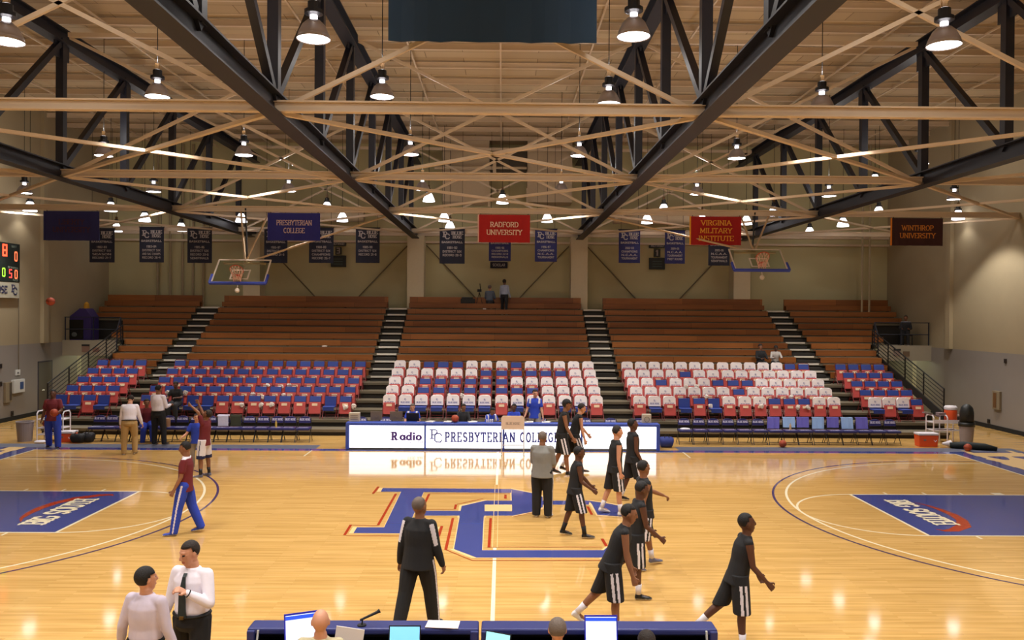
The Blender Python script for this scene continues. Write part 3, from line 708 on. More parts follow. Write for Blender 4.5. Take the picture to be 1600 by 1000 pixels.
# towels over the chair backs on the right bench
tw1, tw2 = mat('towel_violet', (.44, .42, .78), .9, bump=.2, scale=60), mat('towel_pale_blue', (.62, .76, .95), .9, bump=.2, scale=60)
for i, u in enumerate(RB[6:13]):
    p = BENCH[u]; m_ = tw1 if i % 2 == 0 else tw2; l = .36 if i in (0, 3, 5, 6) else .32
    b = MB(); sk = rng.uniform(-.03, .03); N = 6
    for q in range(N):                                   # folded cloth hanging over the back
        x0, x1 = -.2+.4*q/N, -.2+.4*(q+1)/N; d0, d1 = .012*math.sin(q*1.7+i), .012*math.sin((q+1)*1.7+i)
        for a, c in (((.86, .12), (.86-l, .02)),):
            b.add([(x0+p.x, p.y+c_[1]+d, z) if 0 else (x0+p.x+(sk if z < .7 else 0), p.y+y+d0, z) for (z, y, d) in ((.87, .17, 0), (.87, .12, 0), (.87-l, .07, 0), (.87-l, .055, 0), (.885, .105, 0), (.885, .185, 0)) for c_ in ((0, 0),)] +
                  [(x1+p.x+(sk if z < .7 else 0), p.y+y+d1, z) for (z, y, d) in ((.87, .17, 0), (.87, .12, 0), (.87-l, .07, 0), (.87-l, .055, 0), (.885, .105, 0), (.885, .185, 0))],
                  [(0, 1, 2, 3, 4, 5), (11, 10, 9, 8, 7, 6), (0, 6, 7, 1), (1, 7, 8, 2), (2, 8, 9, 3), (3, 9, 10, 4), (4, 10, 11, 5), (5, 11, 6, 0)])
    o = b.build('towel', m_, org=p)
    tag(o, '%s towel draped over the %s chair of the right team bench' % ('violet blue' if i % 2 == 0 else 'pale blue', num[i+6]), 'towel', 'towels on the right bench')

# ------------------------------------------------------------------ banners
def cloth(mb, c, w_, h_, amp=.02, n=14, th=.012, mi=0, xd=X_, yo=Y_):
    """hanging cloth with soft vertical folds, top centre at c"""
    c = Vector(c); f = []; 
    for i in range(n+1):
        x = -w_/2+w_*i/n; d = amp*math.sin(i*1.9)
        f.append((x, d))
    vs = []
    for x, d in f:
        for z, k in ((0, .2), (-h_*.5, .7), (-h_-abs(d)*.6, 1)):
            vs += [c+xd*x+yo*(d*k-th/2)+Z_*z, c+xd*x+yo*(d*k+th/2)+Z_*z]
    fs = []
    for i in range(n):
        a, b_ = i*6, (i+1)*6
        for r in (0, 2): fs += [(a+r, b_+r, b_+r+2, a+r+2), (a+r+1, a+r+3, b_+r+3, b_+r+1)]
        fs += [(a, a+1, b_+1, b_), (a+4, b_+4, b_+5, a+5)]
    fs += [(0, 2, 4, 5, 3, 1), (n*6, n*6+1, n*6+3, n*6+5, n*6+4, n*6+2)]
    mb.add(vs, fs, mi)
UB = [((70, 321), (155, 376), (.13, .14, .36), (.13, .14, .36), (.27, .12, .20), ['LIBERTY', 'UNIVERSITY'], 'dark blue flag with faint dark red lettering at the far left'),
      ((420, 322), (500, 376), (.14, .15, .48), (.14, .15, .48), (.80, .70, .72), ['PRESBYTERIAN', 'COLLEGE'], 'blue flag lettered PRESBYTERIAN COLLEGE in white'),
      ((748, 323), (828, 379), (.66, .09, .09), (.85, .68, .62), (.92, .82, .74), ['RADFORD', 'UNIVERSITY'], 'red flag lettered RADFORD UNIVERSITY in white'),
      ((1079, 328), (1158, 383), (.62, .07, .07), (.88, .62, .14), (.90, .62, .20), ['VIRGINIA', 'MILITARY', 'INSTITUTE'], 'dark red flag lettered VIRGINIA MILITARY INSTITUTE in gold'),
      ((1393, 331), (1473, 384), (.22, .10, .10), (.85, .50, .12), (.80, .50, .18), ['WINTHROP', 'UNIVERSITY'], 'maroon brown flag lettered WINTHROP UNIVERSITY in gold')]
for i, (p0, p1, c, ce, ct, lines, lab) in enumerate(UB):
    y = 11.86; a, b_ = aty(*p0, y), aty(*p1, y); w_ = b_.x-a.x; zt = ZB-.16; h_ = zt-b_.z
    b = MB(); cx = (a.x+b_.x)/2; cloth(b, (cx, y, zt), w_, h_, .012)
    t = thing('university_flag', (cx, y, zt), lab, 'flag', 'university flags under the third cross beam')
    b.build('cloth', mat('flag_cloth_%d' % i, c, .85, var=.05), t, t.location)
    b = MB(); b.beam((cx-w_/2-.01, y-.012, zt), (cx-w_/2-.01, y-.012, zt-h_), .05, .03, up=(0, 1, 0)); b.build('edge_sleeve', mat('flag_edge_%d' % i, ce, .8), t, t.location)
    n = len(lines); wd = w_*.68
    zc = zt-h_*.50
    mx = max(text_quads(s, .14, True)[1] for s in lines)
    for k, s in enumerate(lines):
        b = MB(); hh = .17; zz = zc+(n-1)*.14-.28*k
        put_text(b, s, (cx, y-.04, zz), X_, Z_, hh, .15, True, .12, width=wd*text_quads(s, .14, True)[1]/mx*(1 if n == 2 else 1.0))
        b.build('lettering', mat('flag_text_%d' % i, ct, .8), t, t.location)
    for s in (-1, 1): b = MB(); b.tube([(cx+s*w_*.46, y, zt), (cx+s*w_*.46, y, ZB-.118)], .012, 6); b.build('tie', black, t, t.location)
# the big dark curtain-like banner at the top
yb = -3.3; a, b_ = aty(607, 0, yb), aty(932, 67, yb)
b = MB(); cx = (a.x+b_.x)/2; cloth(b, (cx, yb, ZT-.2), b_.x-a.x, ZT-.2-b_.z, .02, 16, .02)
tag(b.build('hanging_banner', mat('banner_teal', (.05, .16, .24), .8, var=.12, scale=2), org=(cx, yb, ZT)), 'huge plain dark teal cloth banner hanging from the roof at top centre', 'banner')
b = MB(); b.tube([(a.x-.1, yb, ZT-.17), (b_.x+.1, yb, ZT-.17)], .03, 8)
for x in (a.x, cx, b_.x): b.tube([(x, yb, ZT-.2), (x, yb, ZR)], .012, 6)
tag(b.build('banner_pole', black, org=(cx, yb, ZT)), 'black pole on wires carrying the huge teal banner', 'pole')
# title banners on the back wall
bn_m = mat('title_banner', (.10, .10, .16), .85); bn_b = mat('title_banner_blue', (.13, .13, .32), .85); bt_m = mat('banner_lettering', (.62, .58, .56), .85)
TBN = [(140, 357, 179, 410, 0, ['1982-83', 'DISTRICT SIX', 'SEASON', 'RECORD 21-7']), (218, 355, 256, 410, 0, ['1983-84', 'DISTRICT SIX', 'AND SAC CHAMPS', 'RECORD 26-4']), (293, 356, 331, 411, 0, ['1985-86', 'DISTRICT SIX', 'RECORD 23-6', 'SEMIFINALS']),
       (413, 357, 449, 411, 0, ['1986-87', 'DISTRICT SIX', 'RECORD 21-9']), (483, 356, 521, 411, 0, ['1988-89', 'DISTRICT SIX', 'CHAMPIONS', 'RECORD 25-7']), (556, 356, 593, 411, 0, ['1989-90', 'DISTRICT SIX', 'RECORD 21-9']),
       (687, 357, 726, 412, 0, ['1991-92', 'DISTRICT SIX', 'RECORD 20-9']), (764, 362, 798, 408, 1, ['1995-96', 'CHAMPIONS', 'RECORD 22-8', 'REGIONALS']), (836, 358, 870, 409, 1, ['1996-97', 'CHAMPIONS', 'N.C.A.A.', 'TOURNAMENT']),
       (967, 359, 1000, 411, 1, ['2002-03', 'CHAMPIONS', 'N.C.A.A.', 'TOURNAMENT']), (1039, 360, 1070, 412, 1, ['2004-05', 'N.C.A.A.', 'TOURNAMENT', 'FIRST ROUND']), (1107, 362, 1140, 415, 0, ['2005-06', 'N.C.A.A.', 'TOURNAMENT', 'SEMIFINALS'])]
for i, (u0, v0, u1, v1, bl, lines) in enumerate(TBN):
    y = 19.12; a, c = aty(u0, v0, y), aty(u1, v1, y); cx = (a.x+c.x)/2; w_ = c.x-a.x; h_ = a.z-c.z
    t = thing('title_banner', (cx, y, a.z), '%s title banner with white emblem and lettering, %s from left along back wall' % ('blue' if bl else 'dark navy', num[i]), 'banner', 'title banners along the back wall')
    b = MB(); cloth(b, (cx, y, a.z), w_, h_, .01, 8); b.build('cloth', bn_b if bl else bn_m, t, t.location)
    b = MB(); f = y-.03
    pc_logo(b, (cx-w_*.24, f, a.z-h_*.2), X_, Z_, h_*.17, wt=.2)
    put_text(b, 'BLUE', (cx+w_*.2, f, a.z-h_*.13), X_, Z_, h_*.08, .24, True, .1, width=w_*.44); put_text(b, 'HOSE', (cx+w_*.2, f, a.z-h_*.24), X_, Z_, h_*.08, .24, True, .1, width=w_*.34)
    put_text(b, 'BASKETBALL', (cx, f, a.z-h_*.39), X_, Z_, h_*.05, .22, False, .2, width=w_*.82)
    for k, s in enumerate(lines): put_text(b, s, (cx, f, a.z-h_*(.55+.105*k)), X_, Z_, h_*.055, .18, False, .16, width=w_*(.4 if k == 0 else .74))
    b.build('lettering', bt_m, t, t.location)
    b = MB(); b.tube([(cx-w_/2-.03, y, a.z+.01), (cx+w_/2+.03, y, a.z+.01)], .02, 6)
    for s in (-1, 1): b.tube([(cx+s*w_*.4, y, a.z), (cx+s*w_*.4, y, ZR)], .008, 5)
    b.build('hanging_rod', black, t, t.location)
b = MB(); 
for (u0, v0, u1, v1, dg, sd) in ((517, 378, 540, 417, '3', 'left'), (1015, 381, 1039, 421, '1', 'right')):
    y = 21.95; a, c = aty(u0, v0, y), aty(u1, v1, y); cx = (a.x+c.x)/2; w_ = c.x-a.x; h_ = a.z-c.z
    t = thing('retired_number_sign', (cx, y, c.z), 'small black plaques showing jersey number %s on the %s part of the back wall' % (dg, sd), 'sign', 'number plaques')
    mg = mat('plaque_green_black', (.14, .16, .14), .6)
    b = MB(); b.mm((a.x, y, a.z-h_*.15), (c.x, y+.148, a.z)); put_text(b, 'RETIRED', (cx, y-.004, a.z-h_*.075), X_, Z_, h_*.07, .2, width=w_*.8, mi=1); b.build('name_plate', [mg, bt_m], t, t.location)
    b = MB(); b.mm((cx-w_*.2, y, a.z-h_*.5), (cx+w_*.2, y+.148, a.z-h_*.2)); put_text(b, dg, (cx, y-.004, a.z-h_*.35), X_, Z_, h_*.2, .2, width=.16, mi=1); b.build('number_plate', [mg, bt_m], t, t.location)
    b = MB(); b.mm((a.x, y, c.z), (c.x, y+.148, c.z+h_*.45))
    for k in range(3): b.mm((a.x+w_*.2, y-.004, c.z+h_*(.1+.1*k)), (c.x-w_*.2, y, c.z+h_*(.13+.1*k)), mi=1)
    b.build('text_plate', [mg, mat('plaque_text', (.3, .36, .32), .7)], t, t.location)
a, c = aty(766, 409, 21.95), aty(793, 419, 21.95); b = MB(); b.mm((a.x, 21.95, c.z), (c.x, 22.1, a.z)); put_text(b, 'SCHOLAR', ((a.x+c.x)/2, 21.945, (a.z+c.z)/2), X_, Z_, .12, .2, width=.6, mi=1)
tag(b.build('small_sign', [bn_m, bt_m], org=(a.x, 21.95, c.z)), 'small dark sign on the back wall just below the blue banner under the RADFORD flag', 'sign')

# ------------------------------------------------------------------ folded-up side baskets
gl = bpy.data.materials.new('backboard_glass'); gl.use_nodes = True; g_ = gl.node_tree.nodes['Principled BSDF']
g_.inputs['Base Color'].default_value = (.8, .9, .85, 1); g_.inputs['Roughness'].default_value = .03; g_.inputs['Transmission Weight'].default_value = 1; g_.inputs['IOR'].default_value = 1.02
pad_m = mat('backboard_pad', (.20, .27, .66), .5); bw_m = mat('backboard_white', (.88, .82, .74), .5); rim_m = mat('rim_orange', (.82, .25, .10), .45); net_m = mat('net_white', (.90, .74, .66), .8); mast_m = mat('mast_paint', (.74, .63, .48), .5)
for sd, bl, br_, tl, tr in (('left', (328, 441), (415, 441), (342, 404), (419, 404)), ('right', (1148, 421), (1232, 421), (1141, 390), (1216, 390))):
    y = 10.6; P = (aty(*bl, y)+aty(*br_, y))/2; wbd = 1.83; 
    Q = (aty(*tl, y+.86)+aty(*tr, y+.86))/2; up = (Q-P); up.x = 0; hbd = 1.14; up = up.normalized(); nrm = X_.cross(up).normalized()    # toward the camera and up
    if nrm.y > 0: nrm = -nrm
    t = thing('basketball_backboard', P, 'glass backboard with blue edge padding folded up under the roof on the %s side' % sd, 'basketball hoop', 'folded side baskets')
    def W(a, b_, c=0): return P+X_*a+up*b_+nrm*c
    def bar(name, p, q, w_, h__, m_): 
        b = MB(); b.beam(p, q, w_, h__, up=nrm); return b.build(name, m_, t, t.location)
    b = MB(); b.prism([W(-.9, .02), W(.9, .02), W(.9, hbd), W(-.9, hbd)], nrm*.012); b.build('glass_panel', gl, t, t.location)
    b = MB()
    for p, q in ((W(-.91, .0), W(-.91, hbd)), (W(.91, .0), W(.91, hbd)), (W(-.93, hbd), W(.93, hbd)), (W(-.93, .0), W(.93, .0))): b.beam(p, q, .05, .03, up=nrm)
    b.build('frame', bw_m, t, t.location)
    b = MB()
    for p, q in ((W(-.3, .15), W(-.3, .6)), (W(.3, .15), W(.3, .6)), (W(-.32, .6), W(.32, .6)), (W(-.32, .15), W(.32, .15))): b.beam(p+nrm*.015, q+nrm*.015, .05, .01, up=nrm)
    b.build('target_square', bw_m, t, t.location)
    b = MB(); b.beam(W(-.98, -.05), W(.98, -.05), .09, .09, up=nrm); b.beam(W(-.97, -.05), W(-.97, .38), .08, .09, up=nrm); b.beam(W(.97, -.05), W(.97, .38), .08, .09, up=nrm)
    b.build('edge_padding', pad_m, t, t.location, bevel=.015)
    h = MB(); rc = W(0, .2, .38)
    ring = [rc+X_*(.228*math.cos(q*math.pi/12))+nrm*(.228*math.sin(q*math.pi/12)) for q in range(25)]
    h.tube(ring, .012, 6, cap=False); h.beam(W(0, .2, .0), W(0, .2, .16), .12, .08, up=up); ho = h.build('rim', rim_m, t, t.location)
    n_ = MB()
    for q in range(12):
        a1 = q*math.pi/6
        def NP(k, a): r = (.225, .18, .14, .12)[k]; return rc+X_*(r*math.cos(a))+nrm*(r*math.sin(a)-.03*k)-Z_*(.0+.13*k)*.85
        for e in (1, -1): n_.tube([NP(k, a1+e*k*math.pi/12) for k in range(4)], .010, 4)
    n_.build('net', net_m, ho, t.location)
    back = W(0, hbd*.8, -.12)
    b = MB(); b.tube([W(-.75, hbd*.9, -.05), W(.75, hbd*.9, -.05)], .035, 8); b.tube([W(0, .2, -.05), back], .03, 8); b.build('support_frame', mast_m, t, t.location)
    s = -1 if sd == 'left' else 1
    jn = back+Vector((0, .1, .15))
    b = MB(); b.tube([W(.1 if s < 0 else -.1, hbd, -.06), jn+Vector((0, .2, .1)), Vector((jn.x-.15*s*-1, 11.9, ZB))], .03, 6); b.build('hoist_strap', black, t, t.location)
    for end in (Vector((jn.x-.35, 12.0, ZB-.08)), Vector((jn.x+.7, 12.0, ZB-.08)), Vector((TX[1] if s < 0 else TX[2], 12.6, ZB-.1))):
        b = MB(); b.tube([jn, end], .035, 8); b.build('mast_arm', mast_m, t, t.location)
    b = MB(); b.tube([W(0, -.02, -.02), W(0, -.1, -.02)-Z_*.12], .015, 6); b.ell(W(0, -.1, -.02)-Z_*.2, (.085, .085, .085), nu=12, nv=8); b.build('ball_knob', bw_m, t, t.location, smooth=True)
# ================================================================== people
def skin(name, c): return mat(name, c, .55, var=.06, scale=12)
SK_D, SK_M, SK_L = skin('skin_dark', (.36, .22, .15)), skin('skin_mid', (.55, .37, .26)), skin('skin_light', (.80, .58, .46))
EYE = mat('eye_dark', (.06, .05, .05), .3); LIP = {SK_D.name: mat('lips_dark', (.34, .17, .14), .5), SK_M.name: mat('lips_mid', (.50, .27, .22), .5), SK_L.name: mat('lips_light', (.70, .38, .34), .5)}
HAIR_K, HAIR_B, HAIR_G = mat('hair_black', (.06, .05, .045), .75, bump=.5, scale=90), mat('hair_brown', (.14, .10, .07), .75, bump=.5, scale=90), mat('hair_grey', (.42, .37, .33), .75, bump=.5, scale=90)
def fab(name, c): return mat(name, c, .9, var=.07, scale=10, bump=.15)
F_BLK, F_WHT, F_SHIRT, F_MAR, F_BLU, F_KHA, F_GRY, F_LAV = fab('cloth_black', (.12, .12, .125)), fab('cloth_white', (.88, .86, .88)), fab('shirt_white', (.93, .91, .95)), fab('cloth_maroon', (.42, .13, .16)), fab('cloth_royal', (.17, .27, .72)), fab('cloth_khaki', (.70, .58, .38)), fab('cloth_grey', (.52, .52, .50)), fab('shirt_lavender', (.78, .74, .80))
F_DRK = fab('cloth_charcoal', (.17, .17, .18)); F_NAVY = fab('cloth_navy', (.12, .14, .30)); F_CREAM = fab('shirt_cream', (.74, .70, .56)); F_PALE = fab('shirt_pale_blue', (.60, .63, .70)); F_STONE = fab('cloth_stone', (.62, .59, .56))
SOLE_W = mat('sole_white', (.85, .84, .84), .5); SH_B, SH_W, SH_N, SH_G = mat('shoe_black', (.07, .07, .08), .4), mat('shoe_white', (.85, .84, .84), .5), mat('shoe_blue', (.2, .3, .7), .5), mat('shoe_grey', (.38, .38, .45), .5)

def remesh(mb, name, mats, parent, org, vox, sm=4, paint=None):
    """fuse the overlapping solids of mb into one continuous skin"""
    o = mb.build('tmp', mats[0]); me0 = o.data
    md = o.modifiers.new('r', 'REMESH'); md.mode = 'VOXEL'; md.voxel_size = vox
    if sm: s = o.modifiers.new('s', 'SMOOTH'); s.iterations = sm; s.factor = .5
    dg = bpy.context.evaluated_depsgraph_get(); me = bpy.data.meshes.new_from_object(o.evaluated_get(dg))
    bpy.data.objects.remove(o); bpy.data.meshes.remove(me0)
    me.transform(Matrix.Translation(-Vector(org))); me.name = name
    me.materials.clear()
    for mt in mats: me.materials.append(mt)
    me.polygons.foreach_set('use_smooth', [True]*len(me.polygons))
    if paint:
        O = Vector(org); mi = [paint(p.center+O, p.normal) for p in me.polygons]; me.polygons.foreach_set('material_index', mi)
    else: me.polygons.foreach_set('material_index', [0]*len(me.polygons))
    r = bpy.data.objects.new(name, me); COL.objects.link(r); r.parent = parent
    return r

def loft(mb, secs, n=16):
    """closed loft: secs = (centre, side vector, front vector)"""
    vs = []
    for c, s, f in secs:
        for k in range(n):
            t = 2*math.pi*k/n; vs.append(c+s*math.cos(t)+f*math.sin(t))
    m_ = len(secs); fs = [(i*n+k, i*n+(k+1) % n, (i+1)*n+(k+1) % n, (i+1)*n+k) for i in range(m_-1) for k in range(n)]
    fs += [tuple(range(n))[::-1], tuple((m_-1)*n+k for k in range(n))]; mb.add(vs, fs)
def limb(mb, pts, rs, n=12):
    mb.tube(pts, rs, n)
    for p, r in zip(pts, rs): mb.ell(p, (r, r, r), nu=10, nv=6)

PEOPLE = []
def person(label, foot=None, head=None, H=1.85, face=0, lean=0, legs=((8, 6), (-8, 6)), arms=((5, 10, 15, 0), (5, 10, 15, 0)), look=(0, 0), sk=SK_D, hair=HAIR_K, hairlen=1.0,
           top=('short', F_BLK), bot=('shorts', F_BLK), shoe=SH_B, sock=None, stripes=None, seat=None, vox=.012, build=1.0, abd=4, at=None, detail=False, tie=None, belt=None, group=None, top2=None, ground=0, side=0, hood=False, hu_px=None):
    """label, where the feet (pixel on the floor) or head stand, height, facing (0 = right, 90 = away, 180 = left, -90 = towards us) and joint angles.
       legs = (hip, knee) for left and right, arms = (forward, outward, elbow, inward) for left and right."""
    th = math.radians(face); f = Vector((math.cos(th), math.sin(th), 0)); r = Vector((math.sin(th), -math.cos(th), 0)); up = Z_.copy(); k = H/1.8
    ln = math.radians(lean); tup = (up*math.cos(ln)+f*math.sin(ln)+r*math.sin(math.radians(side))).normalized(); tf = (f*math.cos(ln)-up*math.sin(ln)).normalized()
    def pit(a, ab, s, u=up, ff=f):
        a = math.radians(a); ab = math.radians(ab); return ((-u*math.cos(a)+ff*math.sin(a))*math.cos(ab)+r*s*math.sin(ab)).normalized()
    J = {}; J['pel'] = Vector((0, 0, 0))
    for i, s in ((0, -1), (1, 1)):
        hp, kn = legs[i]; hip = r*s*.095*k*build**.5; J['hip%d' % i] = hip
        d1 = pit(hp, abd, s); d2 = pit(hp-kn, abd*.4, s)
        J['knee%d' % i] = hip+d1*.44*k; J['ank%d' % i] = J['knee%d' % i]+d2*.43*k
        ft_a = math.radians(min(60, max(0, (kn-hp)-12)) if seat is None else 0)
        J['fd%d' % i] = (f*math.cos(ft_a)-up*math.sin(ft_a)+r*s*.12).normalized()
    J['chest'] = tup*.36*k; J['neck'] = tup*.52*k; sh = tup*.46*k
    for i, s in ((0, -1), (1, 1)):
        a, ab, el, inn = arms[i]; S = sh+r*s*.168*k*build**.5; J['sh%d' % i] = S
        d1 = pit(a, ab, s); E = S+d1*.30*k; d2 = pit(a+el, ab-inn, s); J['el%d' % i] = E; J['wr%d' % i] = E+d2*.265*k; J['hd%d' % i] = d2
    hy, hpi = math.radians(look[0]), math.radians(look[1])
    hf = (f*math.cos(hy)-r*math.sin(hy)); hu = (up*math.cos(hpi)+hf*math.sin(hpi)+tup*.35).normalized(); hs = hf.cross(hu).normalized(); hf = hu.cross(hs).normalized()
    J['head'] = J['neck']+tup*.035*k+hu*.125*k
    J['_'] = Vector()
    lowz = min(min(J['ank%d' % i].z-.085*k-max(0, -J['fd%d' % i].z)*.19*k for i in (0, 1)), 1e9)
    # where it stands
    if seat is not None: off = Vector(seat)+up*.10*k
    elif at is not None: off = Vector(at)-Vector((0, 0, lowz))
    elif foot is not None:
        i = foot[2] if len(foot) > 2 else None; g = atz(foot[0], foot[1], ground)
        a = (J['ank0']+J['ank1'])/2 if i is None else J['ank%d' % i]; off = Vector((g.x-a.x, g.y-a.y, ground-lowz))
    else:
        ztop = J['head'].z+.12*k-lowz; g = atz(head[0], head[1], ztop); off = Vector((g.x-J['head'].x, g.y-J['head'].y, -lowz))
    if hu_px is not None:                                  # slide sideways so that the head stands over its spot
        h_ = J['head']+off; d_ = ray(hu_px, 500); want = CAM+d_*((h_-CAM).dot(FW)); off = off+Vector(((want-h_).dot(RT), 0, 0))
    for q in J:
        if not q.startswith(('fd', 'hd')): J[q] = J[q]+off
    base = Vector((off.x, off.y, (off.z+lowz) if seat is None else off.z-.1*k))
    t = thing('person', base, label, 'person', group)
    # ---- body
    b = MB(); w_ = build
    B3 = lambda c, a, d_: (J['pel']+tup*c*k, r*a*k*w_, tf*d_*k*w_)
    loft(b, [B3(-.10, .10, .09), B3(-.04, .155, .115), B3(.06, .15, .11), B3(.17, .135, .10), B3(.30, .155, .115), B3(.40, .165, .11), B3(.455, .14, .09), B3(.495, .09, .07), B3(.53, .06, .06), B3(.58, .055, .058)])
    for i, s in ((0, -1), (1, 1)):
        limb(b, [J['hip%d' % i], J['hip%d' % i].lerp(J['knee%d' % i], .4), J['knee%d' % i]], [.088*k*w_, .08*k*w_, .056*k*w_])
        kn_, an_ = J['knee%d' % i], J['ank%d' % i]
        limb(b, [kn_, kn_.lerp(an_, .3)-f*.01, an_], [.056*k*w_, .056*k*w_, .036*k])
        S, E, W_ = J['sh%d' % i], J['el%d' % i], J['wr%d' % i]
        limb(b, [S, S.lerp(E, .4), E], [.054*k*w_, .048*k*w_, .038*k*w_]); limb(b, [E, E.lerp(W_, .35), W_], [.038*k*w_, .038*k*w_, .026*k])
        limb(b, [J['neck']-tup*.05*k, S-r*s*.01], [.05*k, .05*k])
        # hand: palm, four curled fingers, thumb
        d = J['hd%d' % i]; side_ = (f*.9-d*f.dot(d)).normalized() if abs(f.dot(d)) < .9 else up.cross(d).normalized(); nrm = d.cross(side_).normalized(); inn_ = -r*s
        if nrm.dot(inn_) < 0: nrm = -nrm
        loft(b, [(W_-d*.01, side_*.028*k, nrm*.022*k), (W_+d*.045*k, side_*.042*k, nrm*.016*k), (W_+d*.095*k, side_*.042*k, nrm*.014*k)], 10)
        for q, (o_, L_) in enumerate(((.033, .075), (.011, .085), (-.011, .08), (-.032, .06))):
            p0 = W_+d*.085*k+side_*o_*k; p1 = p0+(d*.7+nrm*.6).normalized()*L_*.5*k; p2 = p1+(d*.1+nrm*1.).normalized()*L_*.5*k
            b.tube([p0, p1, p2], [.0105*k, .0095*k, .008*k], 7)
        p0 = W_+d*.03*k+side_*.03*k; p1 = p0+(d*.6+side_*.7).normalized()*.04*k; b.tube([p0, p1, p1+(d*.9+nrm*.3).normalized()*.03*k], [.014*k, .012*k, .009*k], 7)
        fd = J['fd%d' % i]; A = J['ank%d' % i]-up*.03*k; b.ell(A+fd*.05*k-up*.015*k, (.04*k, .04*k, .04*k)); b.tube([A, A+fd*.13*k-up*.02], [.036*k, .03*k], 8)
    hd = J['head']; R = Matrix((hs, hf, hu)).transposed()
    kh = k*1.07
    def HP(x, y, z): return hd+hs*x*kh+hf*y*kh+hu*z*kh
    b.ell(HP(0, -.012, .018), (.076*kh, .096*kh, .10*kh), R, 18, 12)
    loft(b, [(HP(0, .03, .02), hs*.066*kh, hf*.062*kh), (HP(0, .034, -.05), hs*.060*kh, hf*.055*kh), (HP(0, .044, -.095), hs*.042*kh, hf*.038*kh), (HP(0, .05, -.112), hs*.02*k, hf*.022*k)], 12)
    loft(b, [(HP(0, .086, .035), hs*.009*k, hf*.008*k), (HP(0, .1, .0), hs*.013*k, hf*.016*k), (HP(0, .104, -.018), hs*.018*k, hf*.017*k), (HP(0, .088, -.03), hs*.014*k, hf*.01*k)], 8)
    b.ell(HP(0, .070, .045), (.052*k, .018*k, .012*k), R, 10, 6); b.ell(HP(0, .085, -.055), (.026*k, .015*k, .013*k), R, 10, 6)
    for s in (-1, 1): b.ell(HP(s*.077, -.008, .0), (.012*k, .024*k, .034*k), R, 8, 6)
    loft(b, [(J['neck']-tup*.06*k, r*.066*k, tf*.06*k), (J['neck']+tup*.02*k, r*.055*k, tf*.057*k), (HP(0, -.015, -.06), r*.052*k, tf*.055*k)], 12)
    lips = LIP[sk.name]
    def paint(c, n):
        v = c-hd; x, y, z = v.dot(hs)/k, v.dot(hf)/k, v.dot(hu)/k
        if y > .06:
            if abs(abs(x)-.032) < .014 and abs(z-.022) < .008: return 1
            if abs(x) < .026 and -.066 < z < -.048: return 2
        return 0
    remesh(b, 'body', [sk, EYE, lips], t, base, min(vox, .011) if not detail else .007, 2, paint)
    # ---- hair
    if hair is not None:
        b = MB(); hl = hairlen; c = HP(0, -.020, .032)
        vs = []; nu, nv = 24, 12; th_ = .005+.006*hl
        b.ell(c, ((.077+th_)*kh, (.088+th_)*kh, (.088+th_)*kh), R, nu, nv)
        def keep(p):
            v = p-hd; y, z = v.dot(hf)/k, v.dot(hu)/k
            return z > .075 or (y < -.02 and z > -.05-.04*(hl > 1.2)) or (y < .012 and z > .03)
        fs = [fc for fc in b.f if keep(sum((b.v[i] for i in fc), Vector())/len(fc))]
        used_ = sorted({i for fc in fs for i in fc}); ix = {v: n for n, v in enumerate(used_)}
        outer = [b.v[i] for i in used_]; inner = [c+(p-c)*.93 for p in outer]; n0 = len(outer); q = MB()
        F_ = [[ix[i] for i in fc] for fc in fs]; edges = {}
        for fc in F_:
            for a_, c_ in zip(fc, fc[1:]+fc[:1]): edges[(a_, c_)] = 1
        rim = [(a_, c_) for (a_, c_) in edges if (c_, a_) not in edges]
        q.add(outer+inner, F_+[[i+n0 for i in fc[::-1]] for fc in F_]+[(c_, a_, a_+n0, c_+n0) for a_, c_ in rim])
        q.build('hair', hair, t, base, smooth=True)
    # ---- clothes
    kind, cm = top; g = .016
    b = MB(); hem = -.02 if belt is not None else -.12
    if seat is not None: hem = max(hem, -.04)
    X3 = lambda c, a, d_: (J['pel']+tup*c*k, r*a*k*w_, tf*d_*k*w_)
    loose = .012 if kind in ('jacket', 'sweat') else 0
    secs = [X3(hem, .196+loose, .160+loose), X3(-.01, .180+loose, .142+loose)] if hem < -.05 else [X3(.04, .160, .122)]
    secs += [ X3(.08, .172+loose, .134+loose), X3(.18, .165+loose, .126+loose), X3(.30, .174+loose, .134+loose), X3(.39, .178+loose, .128+loose), X3(.45, .155, .105), X3(.49, .11, .085), X3(.53, .072, .072)]
    loft(b, secs, 20)
    for i in (0, 1):
        S, E, W_ = J['sh%d' % i], J['el%d' % i], J['wr%d' % i]
        limb(b, [J['neck']-tup*.055*k, S+(0*S)], [.058*k*w_, .058*k*w_])
        if kind == 'sleeveless': limb(b, [S-r*(-1, 1)[i]*.03*k, S], [.058*k*w_, .058*k*w_])
        elif kind == 'short': limb(b, [S, S.lerp(E, .62)], [.063*k*w_, .064*k*w_])
        else:
            lo = 0 if kind == 'long' else .006
            limb(b, [S, S.lerp(E, .5), E], [(.062+lo)*k*w_, (.058+lo)*k*w_, (.050+lo)*k*w_]); limb(b, [E, E.lerp(W_, .5), W_.lerp(E, .03)], [(.050+lo)*k*w_, (.046+lo)*k*w_, (.036+lo)*k])
    if hood: b.ell(J['neck']-tf*.06*k-tup*.03*k, (.1*k, .07*k, .05*k), R, 12, 8)
    mats_ = [cm]; pf = None
